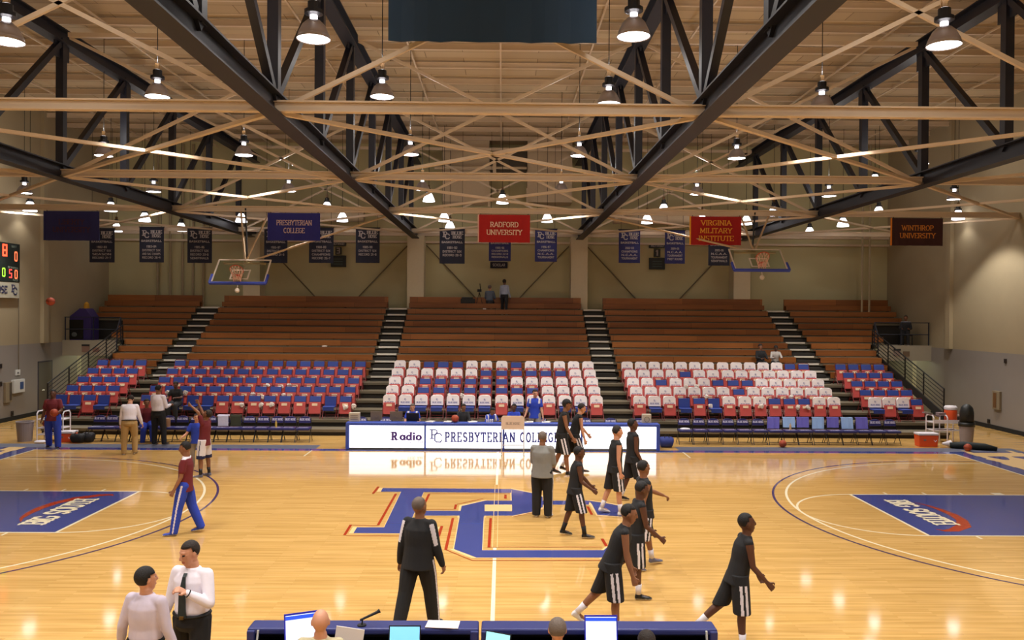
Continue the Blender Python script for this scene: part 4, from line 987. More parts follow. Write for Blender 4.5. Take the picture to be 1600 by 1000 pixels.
    if top2 is not None:                                  # trim colour: sleeve stripe, shoulder panel, collar
        mats_.append(top2[1]); mode = top2[0]
        def pf(c, n):
            z = (c-J['pel']).dot(tup)/k
            if mode == 'collar': return 1 if z > .5 else 0
            for i, s in ((0, -1), (1, 1)):
                S, E = J['sh%d' % i], J['el%d' % i]; ax = (E-S); L_ = ax.length; ax = ax/L_; tt = (c-S).dot(ax)
                o2 = c-S-ax*tt
                if -.02 < tt < L_*(.9 if mode == 'sleeve' else .4) and o2.length > .03 and o2.normalized().dot((r*s*.6-tf).normalized()) > (.90 if mode == 'sleeve' else .55) and (c-J['pel']).dot(r*s) > .12*k: return 1
                if mode == 'shoulder' and z > .36 and abs((c-J['pel']).dot(r)/k-s*.15) < .03 : return 1
            return 0
    remesh(b, {'sleeveless': 'vest', 'short': 'short_sleeve_shirt', 'long': 'long_sleeve_shirt', 'jacket': 'jacket', 'sweat': 'sweatshirt'}[kind], mats_, t, base, vox, 8, pf)
    kind, cm = bot; b = MB()
    loft(b, [X3(-.13, .12, .11), X3(-.07, .178, .142), X3(.0, .172, .133), X3(.06 if belt is None else .055, .165, .128)], 18)
    for i in (0, 1):
        h_, n_, a_ = J['hip%d' % i], J['knee%d' % i], J['ank%d' % i]
        if kind == 'shorts':
            e = n_.lerp(a_, .06) if seat is None else n_
            loft(b, [(h_+up*.03, r*.105*k*w_, f*.115*k*w_), (h_.lerp(n_, .5), r*.112*k*w_, f*.118*k*w_), (e, r*.11*k*w_, f*.115*k*w_)], 16) if seat is None else limb(b, [h_, n_], [.12*k, .10*k])
        else:
            fl = .012 if kind == 'track' else 0
            limb(b, [h_, h_.lerp(n_, .5), n_], [(.105+fl*.5)*k*w_, (.098+fl)*k*w_, (.078+fl)*k*w_])
            d_ = (a_-n_).normalized(); lowpt = a_+d_*.045*k
            b.tube([n_, n_.lerp(lowpt, .5), lowpt], [(.078+fl)*k*w_, (.072+fl)*k*w_, (.062+fl)*k*w_], 14)
    mats_ = [cm]; pf = None
    if stripes is not None:
        mats_.append(stripes[1]); mode = stripes[0]
        def pf(c, n):
            if (c-J['pel']).dot(up) > -.06*k and seat is None and mode == 'two': return 0
            for i, s in ((0, -1), (1, 1)):
                h_, n_, a_ = J['hip%d' % i], J['knee%d' % i], J['ank%d' % i]
                for p, q in ((h_, n_), (n_, a_)):
                    ax = (q-p).normalized(); tt = (c-p).dot(ax)
                    if 0 <= tt <= (q-p).length*1.12:
                        v = c-p-ax*tt; ph = math.degrees(math.atan2(v.dot(f), v.dot(r*s)))
                        if (c-J['pel']).dot(r*s) < -.01: continue
                        if mode == 'two' and tt > (q-p).length*.22 and (abs(ph-24) < 9.5 or abs(ph+12) < 9.5): return 1
                        if mode == 'one' and abs(ph) < 9: return 1
                        if mode == 'edge' and (abs(ph) < 6 or (tt > (q-p).length*.86 and p == h_)): return 1
            return 0
    remesh(b, {'shorts': 'shorts', 'long': 'trousers', 'track': 'track_trousers'}[kind], mats_, t, base, vox, 3, pf)
    for i, s in ((0, -1), (1, 1)):                         # shoes and socks
        A, fd = J['ank%d' % i], J['fd%d' % i]; su = r.cross(fd).normalized(); su = su if su.z > 0 else -su; ss = fd.cross(su).normalized(); b = MB()
        loft(b, [(A-su*.05*k-fd*.055*k, ss*.02*k, su*.02*k), (A-su*.045*k-fd*.045*k, ss*.038*k, su*.04*k), (A-su*.04*k+fd*.02*k, ss*.042*k, su*.045*k), (A-su*.055*k+fd*.10*k, ss*.049*k, su*.032*k), (A-su*.062*k+fd*.17*k, ss*.043*k, su*.024*k), (A-su*.068*k+fd*.205*k, ss*.02*k, su*.012*k)], 14)
        b.tube([A-su*.03*k, A+su*.02*k], [.045*k, .042*k], 12)
        zz = (A-su*.085*k)
        remesh(b, 'shoe', [shoe, SOLE_W], t, base, min(vox, .01), 2, lambda c, n: 1 if (c-zz).dot(su) < .022*k else 0)
        if sock is not None:
            n_ = J['knee%d' % i]; d_ = (n_-A).normalized(); q = MB(); q.tube([A, A+d_*.07*k, A+d_*.15*k], [.043*k, .043*k, .05*k], 14); q.build('sock', sock, t, base, smooth=True)
    if belt is not None:
        q = MB(); c0 = J['pel']+tup*.045*k; n = 24
        q.tube([c0+r*(.176*k*w_*math.cos(a))+tf*(.138*k*w_*math.sin(a)) for a in [2*math.pi*j/n for j in range(n+1)]], .015, 6, cap=False); q.build('belt', belt, t, base)
        q = MB(); q.box(c0+tf*.152*k*w_, (.045, .045, .035)); q.build('belt_buckle', mat('brass', (.7, .55, .3), .3, .8), t, base)
    if tie is not None:
        def TP(z, x, o_=0): 
            fr = {.49: .088, .46: .112, .3: .142, .17: .134, .05: .142, .02: .142}[z]; return J['pel']+tup*z*k+r*x*k+tf*(fr*k*w_+.006+o_)
        q = MB(); P_ = [TP(.49, -.02), TP(.46, -.016), TP(.3, -.036), TP(.05, -.046), TP(.02, 0), TP(.05, .046), TP(.3, .036), TP(.46, .016), TP(.49, .02)]
        for a_, c_, d_, e_ in ((0, 1, 7, 8), (1, 2, 6, 7), (2, 3, 5, 6)): q.prism([P_[a_], P_[c_], P_[d_], P_[e_]], tf*.012)
        q.prism([P_[3], P_[4], P_[5]], tf*.012); q.build('necktie', tie, t, base)
    if 'DEBUGP' in globals():
        h_ = J['head']+Z_*.115*k-CAM; g_ = (J['ank0']-CAM), (J['ank1']-CAM)
        print('P', [round(x) for x in (800+FPX*h_.dot(RT)/h_.dot(FW), 500-FPX*h_.dot(UPV)/h_.dot(FW))], [(round(800+FPX*q.dot(RT)/q.dot(FW)), round(500-FPX*q.dot(UPV)/q.dot(FW))) for q in g_], label[:60])
    PEOPLE.append((t, J, f, r, tup, k)); return t, J, f, r, tup, k

def basketball(p, lab, grp=None, r_=.12):
    t = MB(); t.ell((0, 0, 0), (r_, r_, r_), nu=24, nv=16)
    o = t.build('basketball', mat('ball_orange', (.66, .27, .14), .6, bump=.3, scale=80), smooth=True); o.location = p
    s = MB()
    for a in ((X_, Y_), (X_, Z_), (Y_, Z_)): s.tube([a[0]*(r_*1.0*math.cos(2*math.pi*q/24))+a[1]*(r_*1.0*math.sin(2*math.pi*q/24)) for q in range(25)], .0035, 5, cap=False)
    c = s.build('seam', black, o); return tag(o, lab, 'basketball', grp)

player = dict(sk=SK_D, top=('sleeveless', F_BLK), bot=('shorts', F_BLK), stripes=('two', F_WHT), sock=F_WHT, hairlen=.4)
def P(**k): d = dict(player); d.update(k); return d
# left side of the court
_, J, f_, r_, u_, k_ = person('person in maroon polo shirt and blue track trousers at far left holding a basketball', foot=(86, 700), hu_px=83, H=1.88, face=-80, sk=SK_D, hairlen=.2, top=('short', F_MAR), bot=('track', F_BLU), shoe=SH_B,
       arms=((20, 16, 62, 20), (0, 12, 12, 0)), build=1.12, abd=6)
basketball(J['wr0']+f_*.13-r_*(-.05)+Z_*.02, 'basketball held at the waist by the person in maroon at far left', None)
person('person in white shirt and khaki trousers from behind, head bowed', foot=(205, 710), hu_px=204, H=1.84, face=105, lean=12, look=(0, 50), sk=SK_L, hair=HAIR_B, top=('long', F_SHIRT), bot=('long', F_KHA), belt=black, shoe=SH_G, arms=((8, 10, 10, 0), (5, 14, 12, 0)), legs=((2, 4), (12, 16)), build=1.15)
person('person in white shirt and black trousers standing with back turned beside the left bench', foot=(251, 695), hu_px=248, H=1.98, face=75, look=(-10, 10), sk=SK_M, hair=HAIR_K, hairlen=.3, top=('long', F_SHIRT), bot=('long', F_BLK), belt=black, shoe=SH_B, arms=((15, 12, 55, 25), (12, 10, 85, 22)), legs=((3, 4), (8, 6)), build=1.12)
seatp = lambda u, row: Vector((aty(u, 640, TY[row]+.3).x, TY[row]+.33, TZ[row]+.46))
person('person in black jersey seated in the left front row', seat=seatp(276, 0), lean=8, H=1.72, face=-95, sk=SK_D, top=('short', F_BLK), bot=('track', F_DRK), legs=((80, 85), (80, 85)), arms=((25, 20, 70, 45), (25, 20, 70, 45)), look=(0, 20), shoe=SH_B, build=1.1)
p = BENCH[217]; 
person('person in maroon shirt and blue trousers sitting on the left bench', seat=Vector((p.x+.25, p.y-.02, .48)), H=1.85, face=-60, lean=12, sk=SK_M, top=('short', F_MAR), bot=('track', F_BLU), legs=((82, 78), (70, 90)), arms=((40, 10, 30, 15), (30, 12, 40, 15)), shoe=SH_N)
person('person in blue T-shirt and grey trousers standing behind the shooter', foot=(305, 733), hu_px=307, H=1.55, face=-80, look=(20, -5), sk=SK_L, hair=HAIR_B, top=('short', F_BLU), bot=('long', F_STONE), shoe=SH_W, arms=((10, 16, 30, 0), (20, 22, 50, 0)))
_, J, f_, r_, u_, k_ = person('person in maroon top and white shorts with both arms raised as if shooting at left', foot=(319, 745), hu_px=324, H=1.80, face=170, lean=-4, look=(0, -25), sk=SK_M, hair=HAIR_B, top=('short', F_MAR), bot=('shorts', F_WHT), stripes=('edge', F_NAVY), sock=SH_B, shoe=SH_G,
       arms=((165, 8, -35, 5), (140, 4, 15, 5)), legs=((4, 5), (-2, 4)))
person('person in maroon T-shirt and royal blue track trousers walking left across the three point line', foot=(292, 834), hu_px=289, H=1.84, face=185, lean=-3, look=(0, 22), sk=SK_M, hair=HAIR_K, hairlen=.5, top=('short', F_MAR), bot=('track', F_BLU), stripes=('one', F_WHT), shoe=SH_N, top2=('collar', F_WHT),
       arms=((8, 8, 18, 0), (3, 8, 10, 0)), legs=((12, 3), (-12, 10)), vox=.01)
person('person in pale lavender shirt seen from behind at the bottom left corner', head=(229, 887), H=1.74, face=75, look=(-32, 2), sk=SK_L, hair=HAIR_K, hairlen=1.3, top=('long', F_LAV), bot=('long', F_BLK), belt=black, shoe=SH_B, arms=((-8, 16, 22, 0), (2, 14, 14, 0)), vox=.009, detail=True, build=1.1)
_, J, f_, r_, u_, k_ = person('person in white shirt and dark green striped tie touching the tie at bottom left', head=(296, 847), H=1.86, face=-105, look=(-22, 22), sk=SK_L, hair=HAIR_B, hairlen=.4, top=('long', F_SHIRT), bot=('long', F_BLK), belt=black, shoe=SH_B,
       arms=((22, 20, 112, 58), (6, 13, 12, 0)), tie=mat('tie_stripe', (.12, .17, .17), .6, var=.5, scale=30), vox=.009, detail=True, build=1.12)
q = MB(); wr = J['wr0']; d = J['hd0']; s1 = d.cross(Z_).normalized(); s2 = d.cross(s1)
q.tube([wr-d*.02+s1*(.037*math.cos(a))+s2*(.037*math.sin(a)) for a in [math.pi*i/8 for i in range(17)]], .007, 6, cap=False); q.build('wristwatch', black, _, _.location)
person('person in black tracksuit with white sleeve stripes walking away near the bottom centre', foot=(648, 986), hu_px=656, H=1.86, face=68, lean=3, look=(-15, 0), sk=SK_M, hair=HAIR_G, hairlen=.1, top=('jacket', F_BLK), top2=('sleeve', F_WHT), bot=('track', F_BLK), stripes=('one', F_WHT), shoe=SH_B,
       arms=((-6, 12, 14, 0), (4, 12, 12, 0)), legs=((-14, 8), (13, 3)), build=1.10, vox=.01, abd=4)
# centre
person('person in grey sweatshirt and black track trousers standing with back turned by the emblem', foot=(850, 808), hu_px=848, H=1.86, face=70, look=(-8, 8), sk=SK_M, hair=HAIR_G, hairlen=.4, top=('sweat', F_GRY), bot=('track', F_BLK), stripes=('one', F_WHT), shoe=SH_W, arms=((15, 8, 60, 30), (10, 8, 60, 20)), legs=((2, 3), (4, 3)), build=1.15, abd=2)
person('person in black jersey with hair tied up in front of scorer table', foot=(880, 742), hu_px=886, H=2.08, face=-8, lean=8, look=(0, 20), **P(sk=SK_M, hairlen=1.6, arms=((5, 4, 20, 0), (12, 5, 20, 0)), legs=((-6, 16), (14, 8)), shoe=SH_B, sock=None))
person('person in black jersey leaning over just right of the teammate with tied hair', foot=(905, 738), hu_px=909, H=1.95, face=10, lean=16, look=(0, 25), **P(sk=SK_L, hair=HAIR_B, arms=((22, 4, 20, 0), (5, 6, 10, 0)), legs=((-8, 20), (20, 18)), shoe=SH_B))
person('person in black jersey with black socks walking right at middle of the court emblem', foot=(896, 839), hu_px=905, H=1.80, face=5, lean=6, look=(0, 10), **P(arms=((25, 6, 18, 0), (8, 5, 45, 0)), legs=((-8, 12), (14, 6)), sock=F_BLK))
person('fair skinned person in black jersey and white shoes stepping right above the emblem', foot=(955, 804), hu_px=965, H=1.96, face=12, lean=3, look=(0, 12), **P(sk=SK_L, hair=HAIR_B, shoe=SH_W, arms=((2, 4, 10, 0), (-4, 5, 12, 0)), legs=((-8, 14), (6, 3)), sock=F_WHT))
person('tall person in black jersey half hidden behind the fair skinned player', foot=(992, 784), hu_px=989, H=1.96, face=15, lean=0, look=(-10, 0), **P(arms=((5, 5, 20, 0), (-2, 5, 30, 0)), legs=((-6, 14), (12, 8))))
person('person in black jersey swinging an arm rightward behind the striding teammate', foot=(1022, 882, 0), hu_px=1006, H=1.88, face=15, lean=-2, look=(10, 5), **P(sk=SK_M, shoe=SH_G, arms=((48, 6, 20, 0), (-18, 6, 20, 0)), legs=((16, 4), (-8, 14))))
person('person in black jersey with white socks and black shoe striding in centre right group', foot=(1001, 937, 1), hu_px=1003, H=1.81, face=8, lean=7, look=(0, 18), **P(arms=((15, 6, 30, 0), (10, 6, 40, 0)), legs=((-18, 34), (2, 2)), shoe=SH_B))
person('person in black jersey walking right just behind the open laptop with blue edge', foot=(944, 990), hu_px=983, H=1.84, face=-5, lean=20, look=(0, 12), **P(sk=SK_M, arms=((6, 5, 12, 0), (4, 6, 14, 0)), legs=((-20, 24), (6, 4)), shoe=SH_W, vox=.01))
person('dark skinned person in black jersey jogging alone beyond the right end of near table', foot=(1146, 1012), hu_px=1167, H=1.80, face=0, lean=12, look=(0, -5), **P(arms=((16, 4, 18, 0), (8, 5, 35, 0)), legs=((-22, 26), (3, 2)), vox=.01))
# seated at the far scorer table
ty = 9.35
def sit(u, lab, **k):
    x = aty(u, 655, ty).x; kw = dict(H=1.64, lean=8, face=-90, legs=((82, 84), (82, 84)), arms=((25, 14, 60, 20), (25, 14, 60, 20)), shoe=SH_B, bot=('long', F_DRK)); kw.update(k)
    return person(lab, seat=Vector((x, ty, .49)), **kw)
sit(645, 'person in blue polo with white shoulders seated behind the black laptop', sk=SK_L, hair=HAIR_G, hairlen=.3, top=('short', F_BLU), top2=('shoulder', F_WHT), look=(0, 25), build=1.15)
sit(724, 'person in dark jacket seated behind the basketball on the scorer table', sk=SK_M, hair=HAIR_B, top=('long', F_DRK), look=(25, 20), lean=8)
sit(762, 'person in blue shirt with white stripe bending low over the scorer table', sk=SK_M, hair=HAIR_K, top=('short', F_BLU), top2=('shoulder', F_WHT), look=(0, 30), lean=34, face=-60)
sit(803, 'person with dark hair seated behind the white scorer sign at the table', sk=SK_D, hair=HAIR_K, top=('short', F_BLU), look=(-20, 5))
p = aty(836, 660, 9.1); p.z = 0
person('person in blue polo shirt and stone trousers standing behind the scorer table', at=(p.x, p.y+.2, 0), H=1.84, face=-100, look=(25, 15), sk=SK_L, hair=HAIR_K, top=('short', F_BLU), top2=('shoulder', F_WHT), bot=('long', F_STONE), shoe=SH_B, arms=((8, 12, 18, 0), (8, 14, 20, 0)))
# in the stands
x = aty(788, 480, WY[9]+.4).x
person('person in pale shirt and dark trousers standing near the top of the centre benches', at=(x, WY[9]+.42, WZ[9]), H=1.72, face=70, sk=SK_D, hair=HAIR_K, top=('long', F_PALE), bot=('long', F_BLK), belt=black, shoe=SH_B)
x = aty(765, 470, WY[10]).x
person('person in blue grey sweater seated at the top of the centre benches beside camera gear', seat=(x, WY[10]+.2, WZ[10]+.25), H=1.75, face=80, look=(0, 0), sk=SK_L, hair=HAIR_G, top=('sweat', fab('sweater_blue_grey', (.36, .40, .46))), bot=('long', F_DRK), legs=((80, 85), (80, 85)), arms=((20, 12, 60, 20), (20, 12, 60, 20)))
x = aty(1190, 560, WY[1]).x
person('person in black sweater seated on the right wooden benches, left of the pair', seat=(x, WY[1]+.15, WZ[1]+.25), H=1.7, face=-80, sk=SK_M, hair=HAIR_K, hairlen=1.5, top=('sweat', F_BLK), bot=('long', F_BLK), legs=((80, 85), (80, 85)), arms=((25, 14, 60, 30), (25, 14, 60, 30)))
x = aty(1213, 560, WY[1]).x
person('person in white top seated on the right wooden benches, right of the pair', seat=(x, WY[1]+.15, WZ[1]+.25), H=1.62, face=-95, lean=10, look=(0, 20), sk=SK_D, hair=HAIR_K, hairlen=1.5, top=('long', fab('cloth_offwhite', (.72, .69, .66))), bot=('long', F_DRK), legs=((80, 85), (80, 85)), arms=((35, 14, 60, 30), (35, 14, 60, 30)))
p = aty(1415, 520, 19.0)
person('person in dark jacket and pale collar seated on the right balcony behind the rail', seat=(p.x, 19.0, 3.47), H=1.72, face=-120, sk=SK_M, hair=HAIR_K, top=('jacket', F_DRK), top2=('collar', F_PALE), bot=('long', F_DRK), legs=((80, 85), (80, 85)), arms=((25, 14, 60, 30), (25, 14, 60, 30)))
b = MB(); b.box((p.x, 19.0, 3.44), (.45, .45, .05)); 
for dx in (-.2, .2):
    for dy in (-.2, .2): b.beam((p.x+dx, 19.0+dy, 3.0), (p.x+dx, 19.0+dy, 3.44), .03, .03, up=(0, 1, 0))
b.box((p.x+.1, 19.24, 3.7), (.42, .04, .5))
tag(b.build('stool', black, org=(p.x, 19, 3)), 'plain dark chair on the right balcony', 'chair')
# seated behind the near table
def sitn(u, v, lab, y=-9.72, **k):
    hz = 1.30; d = ray(u, v); p = aty(u, v, y); H = 1.8
    kw = dict(H=H, face=90, legs=((80, 84), (80, 84)), arms=((25, 14, 55, 10), (25, 14, 55, 10)), shoe=SH_B, bot=('long', F_DRK), vox=.009, detail=True); kw.update(k); kk = kw['H']/1.8
    z = p.z-(.10+.52+.055+.125+.105)*kk
    return person(lab, seat=Vector((p.x, y, z)), **kw), z
CH = []
for (u, v, lab, kw) in ((501, 952, 'bald person in cream shirt seated at the near table behind the left open laptop', dict(sk=SK_L, hair=None, top=('short', F_CREAM), build=1.1, look=(10, 0))),
                        (871, 965, 'person with thinning grey hair seated at the near table left of the blue-edged laptop', dict(sk=SK_L, hair=HAIR_G, hairlen=.3, top=('short', F_GRY))),
                        (1010, 985, 'person with short brown hair seated lowest at the right half of the near table', dict(sk=SK_L, hair=HAIR_B, top=('short', F_NAVY), H=1.72))):
    _, z = sitn(u, v, lab, **kw); p = aty(u, v, -9.72); CH.append((p.x, z))
for i, (x, z) in enumerate(CH):
    t = thing('office_chair', (x, -9.72, 0), 'plain dark chair under the %s seated person at the near table' % num4[i], 'chair', 'chairs at the near table')
    b = MB(); b.box((x, -9.72, z-.03), (.46, .46, .05)); b.build('seat', black, t, t.location, bevel=.01)
    b = MB(); b.box((x, -9.97, z+.2), (.4, .04, .22)); b.build('backrest', black, t, t.location, bevel=.01)
    for dx in (-.2, .2):
        for dy in (-.2, .2): b = MB(); b.tube([(x+dx, -9.72+dy, 0), (x+dx, -9.72+dy, z-.05)], .014, 6); b.build('leg', blk_f, t, t.location)
# ================================================================== far scorer table
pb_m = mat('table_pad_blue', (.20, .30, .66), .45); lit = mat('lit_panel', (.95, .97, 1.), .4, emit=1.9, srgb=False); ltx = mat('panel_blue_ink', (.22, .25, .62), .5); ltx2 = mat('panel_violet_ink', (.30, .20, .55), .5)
y = 7.85; a, c = aty(540, 690, y), aty(1031, 690, y); xs = [a.x, aty(664, 690, y).x]; xs += [xs[1]+(c.x-xs[1])/3*i for i in (1, 2, 3)]
segs = list(zip(xs, xs[1:]))
for i, (x0, x1) in enumerate(segs):
    t = thing('scorer_table', ((x0+x1)/2, y, 0), 'blue-framed far scorer table unit with lit white front, %s from left' % num4[i], 'table', 'far scorer table units')
    b = MB(); b.mm((x0, y, .77), (x1, y+.36, .86)); b.build('table_top', pb_m, t, t.location, bevel=.02)
    for xx in ([x0, x1-.10] if i in (0, 3) else [x0]):
        if i == 3: pass
    ends = []
    if i == 0: ends.append((x0, x0+.09))
    if i == 3: ends.append((x1-.09, x1))
    b = MB(); b.mm((x1-.02 if i < 3 else x1-.10, y-.005, .02), (x1, y+.34, .80)); b.build('end_panel', pb_m, t, t.location)
    b = MB(); b.mm((x0, y-.005, .02), (x0+(.10 if i == 0 else .02), y+.34, .80)); b.build('end_panel', pb_m, t, t.location)
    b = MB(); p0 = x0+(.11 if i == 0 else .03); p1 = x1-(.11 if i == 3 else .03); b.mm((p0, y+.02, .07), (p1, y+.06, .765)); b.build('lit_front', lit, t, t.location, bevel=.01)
    b = MB(); b.mm((x0, y, .0), (x1, y+.3, .03)); b.build('base_rail', mat('rail_grey', (.3, .28, .25), .5), t, t.location)
    b = MB(); b.mm((x0, y+.36, .62), (x1, y+.95, .66)); b.build('desk_shelf', mat('desk_laminate', (.46, .42, .40), .5), t, t.location)
    b = MB(); f = y+.016
    if i == 0:
        put_text(b, 'R', (p1-.93, f, .44), X_, Z_, .22, .3, True); put_text(b, 'adio', (p1-.42, f, .44), X_, Z_, .22, .22, True, .14, width=.66); put_text(b, '1410 AM', (p1-.28, f, .24), X_, Z_, .07, .14, False, .2, width=.46, mi=0)
        b.build('lettering', ltx2, t, t.location)
    elif i == 1:
        pc_logo(b, (x0+.34, f, .44), X_, Z_, .34, wt=.13); b.build('emblem', ltx, t, t.location)
L0 = segs[1][0]+.82; b = MB(); wtx = aty(873, 690, y).x-L0+.35
t1 = [o for o in bpy.data.objects if o.name == 'scorer_table.001'][0]
def part_text(s, xa, xb, par, z=.42, h=.27):
    b = MB(); put_text(b, s, ((xa+xb)/2, y+.016, z), X_, Z_, h, .23, True, .36, width=xb-xa); b.build('lettering', ltx, par, par.location)
XA, XB, XC, XD = aty(696, 690, y).x, aty(804, 690, y).x, aty(813, 690, y).x, aty(872, 690, y).x
t2 = bpy.data.objects['scorer_table.002']
sp = segs[1][1]
part_text('PRESBYTERIAN', XA, XB, t1 if XB < sp+.3 else t1); part_text('COLLEGE', XC, XD, t2)

# what stands on it
def onT(u, yy=8.15): p = aty(u, 663, yy); p.z = .86; return p
def laptop(p, face, lab, w_=.36, h_=.24, scr=(.1, .1, .12), emit=0, frame=black, tilt=15, grp=None, words=False):
    """open laptop; the screen looks along 'face' (degrees)"""
    a = math.radians(face); f = Vector((math.cos(a), math.sin(a), 0)); s = Vector((-math.sin(a), math.cos(a), 0)); t = thing('laptop', p, lab, 'laptop', grp)
    R = Matrix((s, f, Z_)).transposed()
    b = MB(); b.box(Vector(p)+Z_*.012+f*.12, (w_, .25, .02), R); b.build('keyboard_base', frame, t, p)
    tl = math.radians(tilt); upv = (Z_*math.cos(tl)-f*math.sin(tl)).normalized(); nr = s.cross(upv).normalized(); nr = nr if nr.dot(f) > 0 else -nr
    c = Vector(p)+Z_*.02+upv*h_/2; R2 = Matrix((s, nr, upv)).transposed()
    b = MB(); b.box(c, (w_, .015, h_), R2); o = b.build('screen_lid', frame, t, p)
    if emit: b = MB(); b.box(c+nr*.009, (w_*.93, .003, h_*.9), R2); b.build('screen', mat('screen_%d' % int(emit*100+scr[0]*1000), scr, .3, emit=emit), o, p)
    if emit and words: b = MB(); b.box(c+nr*.011+upv*h_*.38, (w_*.93, .003, h_*.1), R2); b.build('menu_bar', mat('screen_menu', (.15, .30, .80), .3, emit=1.), o, p)
    return t
laptop(onT(645, 8.25), 90, 'black laptop open in front of the person in blue polo shirt', .40, .26)
for u, wd, hh, lab in ((588, .36, .26, 'small grey monitor at the left of the far scorer table'), (619, .40, .27, 'small grey monitor just left of the black laptop on the scorer table')):
    p = onT(u, 8.3); b = MB(); b.box(p+Z_*(hh/2+.03), (wd, .06, hh)); b.box(p+Z_*.015, (.2, .16, .03)); b.box(p+Z_*(hh/2)+Vector((0, -.035, 0)), (.05, .01, .05))
    tag(b.build('monitor', mat('monitor_grey', (.42, .37, .32), .5), org=p), lab, 'monitor')
for u, lab in ((554, 'cream score box with printed front at the left end of the scorer table'), (1010, 'cream score box with a round dial at the right end of the scorer table')):
    p = onT(u, 8.15); t = thing('score_box', p, lab, 'electronic box'); b = MB(); b.box(p+Z_*.14, (.34 if u < 600 else .28, .16, .28)); b.build('case', mat('box_cream', (.74, .70, .62), .6), t, p, bevel=.01)
    b = MB()
    if u < 600:
        for q in range(3): b.box(p+Vector((0, -.083, .08+.06*q)), (.24, .006, .02))
    else: b.tube([p+Vector((.08*math.cos(a), -.085, .12+.08*math.sin(a))) for a in [2*math.pi*i/16 for i in range(17)]], .01, 5, cap=False)
    b.build('dial', mat('box_ink', (.45, .42, .38), .6), t, p)
for k_, u in enumerate((672, 700, 738, 765, 826, 853)):
    p = onT(u, 8.1); b = MB(); rr = random.Random(u)
    if u in (765,):
        for q in range(4): b.lathe([(.022, 0), (.022, .07+.02*rr.random()), (.012, .1)], (p.x-.09+.06*q, p.y, p.z), 8)
        tag(b.build('paper_cup', mat('paper_white', (.9, .88, .86), .7), org=p), 'row of small white cups beside the white sign on the scorer table', 'cups')
    else:
        b.box(p+Z_*.008, (.26, .18, .014), Matrix.Rotation(rr.uniform(-.4, .4), 3, 'Z')); b.box(p+Vector((.05, .04, .02)), (.2, .14, .008), Matrix.Rotation(rr.uniform(-.6, .6), 3, 'Z'))
        tag(b.build('paper_stack', mat('paper_white', (.9, .88, .86), .7), org=p), 'loose stack of white papers on the far scorer table, %s from left' % num[k_ if u < 765 else k_-1], 'papers', 'papers on the scorer table')
basketball(onT(711, 8.02)+Z_*.122, 'basketball resting on top of the far scorer table')
# white sign on thin legs
t = thing('sign_stand', aty(801, 700, 7.1)*1, 'white lettered sign panel on thin pale metal legs before the scorer table', 'sign')
p = aty(801, 700, 7.1); t.location = (p.x, p.y, 0); og = t.location.copy()
b = MB(); pts = [(-.35, .78), (-.35, 1.13), (-.30, 1.19), (.30, 1.19), (.35, 1.13), (.35, .78)]; b.prism([(p.x+x, p.y-.02, z) for x, z in pts], (0, .04, 0)); b.build('sign_panel', mat('sign_cream', (.90, .82, .76), .7), t, og)
b = MB(); put_text(b, 'BLUE HOSE', (p.x, p.y-.025, .96), X_, Z_, .07, .15, True, .14, width=.42); b.build('lettering', mat('sign_ink', (.55, .48, .46), .7), t, og)
for s in (-1, 1):
    b = MB(); b.tube([(p.x+s*.34, p.y, 1.1), (p.x+s*.34, p.y, .02)], .014, 8); b.build('leg', mat('pale_metal', (.78, .76, .72), .3, .6), t, og)
    b = MB(); b.beam((p.x+s*.34, p.y-.22, .015), (p.x+s*.34, p.y+.22, .015), .03, .03); b.build('foot', mat('pale_metal', (0, 0, 0)), t, og)
b = MB(); b.tube([(p.x-.34, p.y, .3), (p.x+.34, p.y, .3)], .012, 8); b.build('cross_bar', mat('pale_metal', (0, 0, 0)), t, og)

# ------------------------------------------------------------------ things around the benches
def onF(u, v): return atz(u, v, 0)
orange = mat('cooler_orange', (.90, .34, .14), .45); wplast = mat('plastic_white', (.86, .84, .86), .5)
def cooler(u, v, lab, s=1.):
    p = onF(u, v); t = thing('cooler_box', p, lab, 'cooler'); b = MB(); w_, d_, h_ = .62*s, .36, .36*s
    b.add([p+Vector(q) for q in ((-w_*.46, -d_*.46, 0), (w_*.46, -d_*.46, 0), (w_*.46, d_*.46, 0), (-w_*.46, d_*.46, 0), (-w_/2, -d_/2, h_), (w_/2, -d_/2, h_), (w_/2, d_/2, h_), (-w_/2, d_/2, h_))], [(3, 2, 1, 0), (4, 5, 6, 7), (0, 1, 5, 4), (1, 2, 6, 5), (2, 3, 7, 6), (3, 0, 4, 7)])
    b.build('body', orange, t, p, bevel=.02); b = MB(); b.box(p+Z_*(h_+.035), (w_*1.03, d_*1.05, .07)); b.build('lid', wplast, t, p, bevel=.015)
    b = MB(); b.tube([p+Vector((w_*.25, -d_/2-.01, h_*.6)), p+Vector((w_*.3, -d_/2-.03, h_*.45)), p+Vector((w_*.38, -d_/2-.01, h_*.6))], .012, 6); b.build('handle', wplast, t, p)
    b = MB(); b.box(p+Vector((-w_*.2, -d_*.49, h_*.6)), (.08, .012, .05)); b.build('badge', mat('badge_grey', (.5, .45, .4), .5), t, p)
cooler(1447, 697, 'orange cooler box with white lid at the right end of the bench', 1.05); cooler(106, 690, 'orange cooler box with white lid beside the left ball rack', .8)
